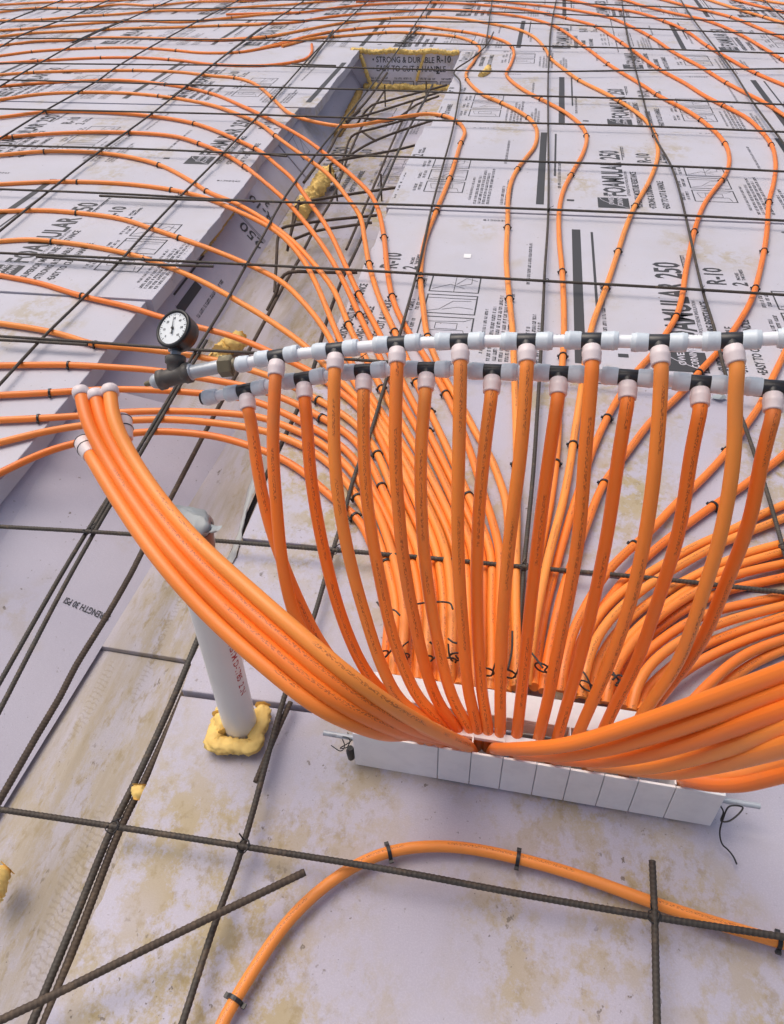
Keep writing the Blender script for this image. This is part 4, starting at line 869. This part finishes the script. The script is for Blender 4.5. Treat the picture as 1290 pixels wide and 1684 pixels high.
for i in range(31):
    a = rad(-135+270*i/30); L = r0*(.70 if i % 3 == 0 else .76); w = .00025 if i % 3 else .0005; sidev = (gr*math.cos(a)-gu*math.sin(a))*w
    m.add([gp(r0*.82, a)-sidev, gp(r0*.82, a)+sidev, gp(L, a)+sidev, gp(L, a)-sidev], [(0, 1, 2, 3)])
for i, tx in enumerate(('0', '10', '20', '30', '40', '50', '60')):
    a = rad(-135+45*i); tv, tf = text_geo(tx, .0052, .9, .0001); cxx = max(v[0] for v in tv)/2
    o_ = gp(r0*.56, a); m.add([o_+gr*(u-cxx)+gu*(v-.002) for u, v in tv], tf)
tv, tf = text_geo('PSI', .004); m.add([gp(r0*.30, math.pi)+gr*(u-.004)+gu*v for u, v in tv], tf)
adopt(m.obj('dial_marks', M['ink']), case)
a = rad(-4); m = MB(); sv = (gr*math.cos(a)-gu*math.sin(a)); m.add([gp(-r0*.35, a, .0022)-sv*.0011, gp(-r0*.35, a, .0022)+sv*.0011, gp(0, a, .0022)+sv*.0009, gp(r0*.74, a, .0022), gp(0, a, .0022)-sv*.0009], [(0, 1, 2, 3, 4)])
m.lathe(gc, gc+gn, [(.0012, .0024), (.003, .0020)], 12); adopt(m.obj('needle', M['ink']), case)
tc = PD(289, 616, 1.14); tl = PD(262, 626, 1.145); tr = PD(314, 612, 1.135); tt = PD(289, 585, 1.14); tb = PD(289, 616, 1.14)
ax = (tr-tl); ax /= np.linalg.norm(ax); st = PD(289, 570, 1.142)
m = MB(); bt = gc-gn*.012-gu*.022; m.lathe(st-(bt-st)*.2, bt, [(0, .0065), (float(np.linalg.norm(bt-st))*1.25, .006)], 6, False); adopt(m.obj('gauge_stem', M['brass']), groot)
m = MB(); sd_ = (tt-st)/np.linalg.norm(tt-st); m.lathe(st-sd_*.003, tt, [(0, .0098), (.0015, .0112), (.010, .0112), (.0105, .008), (.02, .008)], 6, False); adopt(m.obj('bushing', M['galv']), groot)
m = MB(); Lt = float(np.linalg.norm(tr-tl)); m.lathe(tl, tr, [(0, .0125), (.0008, .0152), (.009, .0152), (.0105, .0132), (Lt-.0105, .0132), (Lt-.009, .0152), (Lt-.0008, .0152), (Lt, .0125)], 26)
up_ = (tt-tc); Lu = float(np.linalg.norm(up_)); m.lathe(tc, tt, [(0, .012), (Lu-.013, .0128), (Lu-.011, .0152), (Lu-.002, .0154), (Lu, .0130)], 26); adopt(m.obj('iron_tee', M['iron']), groot)
pl = PD(247, 630, 1.15); m = MB(); dpl = (pl-tl)/np.linalg.norm(pl-tl); m.lathe(tl, pl, [(0, .0110), (.004, .0115), (.010, .0095), (.013, .006)], 14); m2 = m; adopt(m.obj('plug', M['galv']), groot)
m = MB(); m.lathe(tl+dpl*.012, pl+dpl*.05, [(0, .0045), (.010, .0042), (.0125, .0034)], 10); adopt(m.obj('air_valve', M['brass']), groot)
hx0 = PD(362, 603, 1.128); hx1 = PD(384, 601, 1.125); m = MB(); m.lathe(tr-ax*.006, hx0, [(0, .0100), (float(np.linalg.norm(hx0-tr))+.008, .0100)], 22)
m.lathe(tr-ax*.001, hx0, [(0, .0125), (.003, .0122), (.0032, .010)], 22); adopt(m.obj('pipe_nipple', M['galv']), groot)
m = MB(); Lh = float(np.linalg.norm(hx1-hx0)); m.lathe(hx0, hx1, [(0, .0145), (.001, .0158), (Lh-.002, .0158), (Lh, .0142)], 6, False); m.lathe(hx1, hx1+(hx1-hx0), [(0, .011), (.004, .0105)], 18); adopt(m.obj('hex_coupling', M['brass']), groot)
m = MB(); a1 = PD(391, 600, 1.122); a2 = PD(411, 597, 1.118); cyl(m, a1, a2, .0118, 22, 1); adopt(m.obj('side_collar', M['fit']), mu)

# ---------------------------------------------------------------- white standpipe with taped top and foam collar
pb = P(397, 1196, 0); ph = .475; root = empty('standpipe', tuple(pb)); tag(root, 'upright white plastic pipe with its top wrapped in grey tape', 'pipe')
m = MB(); m.lathe(pb-np.array([0, 0, .2]), pb+np.array([0, 0, 1]), [(0, .0290), (ph+.2, .0290)], 32); adopt(m.obj('tube', M['pvc']), root)
Fz = Flat(); Fz.text('PVC 1120  SCH 40  ASTM D-1785  2 IN', 0, 0, .0165, .95, .0002); m = MB(); th0 = math.atan2(-pb[1]-.0, -pb[0])+rad(2)
def on_cyl(u, v): a = th0+.42+v/.029; return (pb[0]+.0293*math.cos(a), pb[1]+.0293*math.sin(a), .02+(.36-u if u < .36 else .0))
keep = [f for f in Fz.f if all(Fz.v[i][0] < .36 for i in f)]
m.add([on_cyl(*q) for q in Fz.v], keep); adopt(m.obj('pipe_marking', M['redink']), root)
rings = []; tp = pb+np.array([0, 0, ph-.02]); ex = np.array([.95, -.25, 0]); ex /= np.linalg.norm(ex); ey = np.array([-ex[1], ex[0], 0])
def ell(c, a, b, n=28, wob=0): return [c+ex*a*math.cos(2*math.pi*k/n)+ey*b*math.sin(2*math.pi*k/n)+np.array([0, 0, wob*math.sin(2*math.pi*k/n*3)]) for k in range(n)]
m = MB(); m.rings([ell(tp-np.array([0, 0, .018]), .0305, .0305, wob=.003), ell(tp, .0315, .0315), ell(tp+np.array([0, 0, .022]), .036, .033)], True); adopt(m.obj('tape_band', M['tape_brown']), root)
from mathutils import noise as nz_
def leaf(c, a, b, n=36, cr=.0025):
    out = []
    for k in range(n):
        th = 2*math.pi*k/n; ca, sa = math.cos(th), math.sin(th); x = a*ca; y = b*sa*(1-.35*abs(ca)**3); p = c+ex*x+ey*y; out.append(p+np.array(nz_.noise_vector(Vector(p*110)))*cr)
    return out
m = MB(); t2_ = tp+np.array([-.002, 0, .020]); m.rings([leaf(t2_, .037, .034), leaf(t2_+np.array([-.003, -.004, .010]), .044, .034, cr=.007), leaf(t2_+np.array([-.004, -.004, .014]), .047, .029, cr=.003), leaf(t2_+np.array([-.004, .002, .019]), .040, .018, cr=.004), leaf(t2_+np.array([-.004, .006, .022]), .036, .006, cr=.003), leaf(t2_+np.array([-.003, .008, .023]), .034, .0015, cr=.001)], True)
m.box((0, 0, 0), (.001, .001, .001), Matrix.Translation(t2_)); cp = adopt(m.obj('tape_cap', M['tape']), root)
m = MB(); f0 = t2_+ex*.034+np.array([0, 0, .010]); m.rings([ell(f0, .010, .009, 12), ell(f0+ex*.014+np.array([0, 0, .003]), .006, .007, 12), ell(f0+ex*.022+np.array([0, 0, .008]), .002, .006, 12)]); adopt(m.obj('tape_tail', M['tape']), root)
def blobby(world, r, seed, label, mtl='yfoam', amp=.35, n=18, name='spray_foam', flat=None, grp='yellow spray foam'):
    path = smooth_path(world, .0035); L = len(path); from mathutils import noise as nz
    def rf(s, a, p):
        q = Vector((s*1.0+seed*3.1, .9*r*math.cos(a), .9*r*math.sin(a)))
        b1 = nz.noise(q*(.9/r)); b2 = nz.noise(q*(2.3/r)+Vector((5, 0, 0))); b3 = nz.noise(q*(5/r))
        return max(.3, 1+amp*(1.1*b1+1.5*abs(b2)+.7*abs(b3))-.2*amp)
    m = sweep(path, r, n, rf)
    # taper the two ends to rounded tips
    N = n+1; k = min(5, L//3)
    for i in range(k):
        t = math.sqrt(1-((k-i)/(k+.6))**2)
        for e in (i, L-1-i):
            c = path[e]
            for j in range(N): v = np.array(m.v[e*N+j]); m.v[e*N+j] = tuple(c+(v-c)*t)
    if flat: m.v = [(x, y, .0+z*flat) for x, y, z in m.v]
    o = m.obj(name, M[mtl]); o.data.polygons.foreach_set('use_smooth', [True]*len(o.data.polygons))
    return tag(o, label, 'spray foam', grp)
zc = .011
# square foam collar in pieces round the pipe: one object of four lobes
sq = [P(373, 1158, zc), P(362, 1185, zc), P(353, 1212, zc), P(352, 1222, zc), P(356, 1225, zc), P(385, 1227, zc), P(412, 1228, zc), P(418, 1225, zc), P(422, 1212, zc), P(429, 1185, zc), P(432, 1160, zc)]
blobby([q+np.array([0, 0, .004]) for q in sq], 0.0132, 5, 'ring of yellow foam round the foot of the white pipe', amp=.36, n=34, flat=.72)
blobby([P(366, 1175, .015), P(370, 1192, .015), P(374, 1204, .014)], .015, 11, 'lump of yellow foam against the left side of the white pipe foot', amp=.25, n=22)
blobby([P(540, 283, -.17), P(528, 300, -.18), P(517, 315, -.18), P(505, 333, -.19), P(492, 352, -.2)], .032, 2, 'large yellow foam clump at the foot of the trench side, left of the bent bars', amp=.42, n=34)
blobby([P(398, 556, -.19), P(385, 566, -.19), P(372, 572, -.2), P(362, 580, -.2)], .024, 3, 'yellow foam clump in the trench just right of the gauge', amp=.55, n=24)
blobby([P(345, 583, -.14), P(355, 592, -.16), P(372, 600, -.19)], .016, 4, 'small yellow foam streak under the gauge', amp=.5)
blobby([P(395, 322, -.055), P(383, 345, -.056), P(365, 370, -.057), P(350, 392, -.058), P(330, 418, -.06)], .010, 6, 'thin brown foam seam under the left board edge', 'yfoam_dirty', amp=.5)
blobby([np.array((x, 6.125, -.004+.006*math.sin(x*23))) for x in np.linspace(-1.33, -.56, 14)], .013, 8, 'yellow foam bead along the top of the far end wall', amp=.55, n=20)
blobby([np.array((x, 6.10, TD+.01+.004*math.sin(x*31))) for x in np.linspace(-1.24, -.58, 14)], .018, 9, 'yellow foam bead along the foot of the far end wall', amp=.5, n=20)
blobby([np.array((-1.255+.012*i, 6.10, -.02-.035*i)) for i in range(7)], .012, 10, 'yellow foam bead up the left corner of the far end wall', amp=.45)
blobby([np.array((-.80-.012*i, 6.12, -.01-.035*i)) for i in range(6)], .008, 12, 'yellow foam joint on the far end wall, right part', amp=.4)
blobby([P(804, 112, .01), P(798, 120, .012), P(790, 124, .01)], .016, 13, 'small yellow foam lump right of the trench end', amp=.5)
blobby([P(232, 1290, -.03), P(230, 1303, -.035), P(226, 1316, -.04)], .011, 14, 'small yellow foam lump between the trench bars and the front board', amp=.4)
blobby([P(14, 1428, -.19), P(3, 1440, -.19), P(-6, 1462, -.19), P(-12, 1480, -.19)], .016, 15, 'yellow foam lump at the left edge, low in the photo', amp=.3)
blobby([P(592, 150, TD+.01), P(580, 175, TD+.01), P(568, 200, TD+.01), P(555, 222, TD+.01)], .020, 16, 'greenish foam seam at the foot of the far left trench side', 'yfoam_dirty', amp=.35)

# ---------------------------------------------------------------- wire ties round the pipes where they enter the box
def tie(px, py, z, ang, tails, label, r=.0135):
    c = P(px, py, z); t = np.array([math.cos(ang), math.sin(ang), .15]); t /= np.linalg.norm(t); s_ = np.cross(t, [0, 0, 1.]); s_ /= np.linalg.norm(s_); u_ = np.cross(s_, t)
    w = [c+(s_*math.cos(a)+u_*math.sin(a))*r for a in np.linspace(-.4, 2*math.pi-.8, 14)]
    for (dx, dy, dz) in tails: w.append(w[-1]+np.array([dx, dy, dz]))
    wire('wire_tie', w, label, .0017)
tl_ = [(628, 1078, 'leftmost of those above the box corner'), (662, 1082, 'second from the left behind the box'), (700, 1085, 'third from the left behind the box'), (738, 1088, 'fourth from the left behind the box'),
       (752, 1080, 'fifth from the left behind the box'), (800, 1105, 'sixth from the left behind the box'), (836, 1108, 'seventh from the left behind the box'), (892, 1098, 'eighth from the left behind the box'), (965, 1128, 'ninth from the left behind the box'), (1010, 1118, 'rightmost of those behind the box')]
for i, (x, y, l) in enumerate(tl_):
    rr_ = random.Random(i); tie(x, y, .058, rad(95+8*(i-4)*-1), [(rr_.uniform(-.015, .015), rr_.uniform(-.01, .02), .012), (rr_.uniform(-.02, .02), rr_.uniform(.0, .03), rr_.uniform(0, .02))], 'black wire tie, '+l)
for i, (x, y, L_, l) in enumerate(((645, 1002, [(620, 990), (632, 1003), (648, 1003), (658, 1012)], 'black tie across two pipes right of the third riser'), (715, 995, [(680, 994), (712, 990), (740, 992), (745, 1002)], 'black tie across the middle of the pipe fan'),
      (880, 1080, [(870, 1068), (882, 1083), (893, 1098)], 'black tie with a crossed tail right of the eighth riser'), (842, 1040, [(843, 1038), (842, 1070), (836, 1100)], 'thin black tail hanging down beside the middle riser'),
      (745, 1055, [(737, 1050), (745, 1056), (752, 1058)], 'short black tail in the middle of the pipe fan'), (1018, 1118, [(1008, 1118), (1018, 1110), (1026, 1114), (1014, 1124)], 'black tie loop at the right end of the box'))):
    wire('wire_tie', [P(a, b, .078) for a, b in L_], l, .0019)

# ---------------------------------------------------------------- wire ties on bar crossings, small litter
def knot(px, py, label, z=ZH+.004):
    c = P(px, py, z); rr_ = random.Random(int(px)); w = [c+np.array([.010*math.cos(a)*(1 if i % 2 else .7), .010*math.sin(a), .003*math.sin(2*a)]) for i, a in enumerate(np.linspace(0, 8, 12))]+[c+np.array([rr_.uniform(-.02, .02), .012, .012])]
    wire('wire_tie', w, label, .0011)
for x, y, l in ((145, 872, 'thin wire knot on the paired bars, left of the bundle'), (550, 905, 'thin wire knot on the crossing between the left risers'), (400, 1391, 'thin wire knot on the crossing in front of the white pipe'), (1076, 1508, 'thin wire knot where the cut bar meets the front cross bar'), (898, 461, 'thin wire knot on the middle bar above the manifold'), (902, 345, 'thin wire knot on the middle bar, one crossing farther back'), (593, 590, 'thin wire knot by the third rear tee'), (233, 426, 'thin wire knot in the left field near the printed board'), (293, 322, 'thin wire knot in the left field, fifth cross bar'), (185, 1360, 'thin wire knot over the trench, nearest crossing'), (402, 437, 'thin wire knot over the left trench side'), (1288, 900, 'thin wire knot at the right photo edge'), (1156, 478, 'thin wire knot on the crossing right of the manifold'), (690, 450, 'thin wire knot on the crossing above the first panels'), (862, 932, 'thin wire knot on the crossing amid the risers')):
    knot(x, y, l)
m = MB(); c = P(1182, 656, .004); m.add([c+np.array(v) for v in ((-.02, 0, .001), (0, -.012, .006), (.024, .004, .002), (.012, .014, .009), (-.012, .012, .004))], [(0, 1, 3, 4), (1, 2, 3)]); tag(m.obj('tape_scrap', M['tape']), 'crumpled scrap of grey tape below the eighth front tee', 'tape scrap')
m = MB(); c = P(769, 421, .0015); m.prism([(c[0]-.013, c[1]-.017), (c[0]+.013, c[1]-.017), (c[0]+.013, c[1]+.017), (c[0]-.013, c[1]+.017)], .0015, .0022)
stk = tag(m.obj('paper_sticker', M['white']), 'small white paper sticker on the board above the manifold', 'sticker')
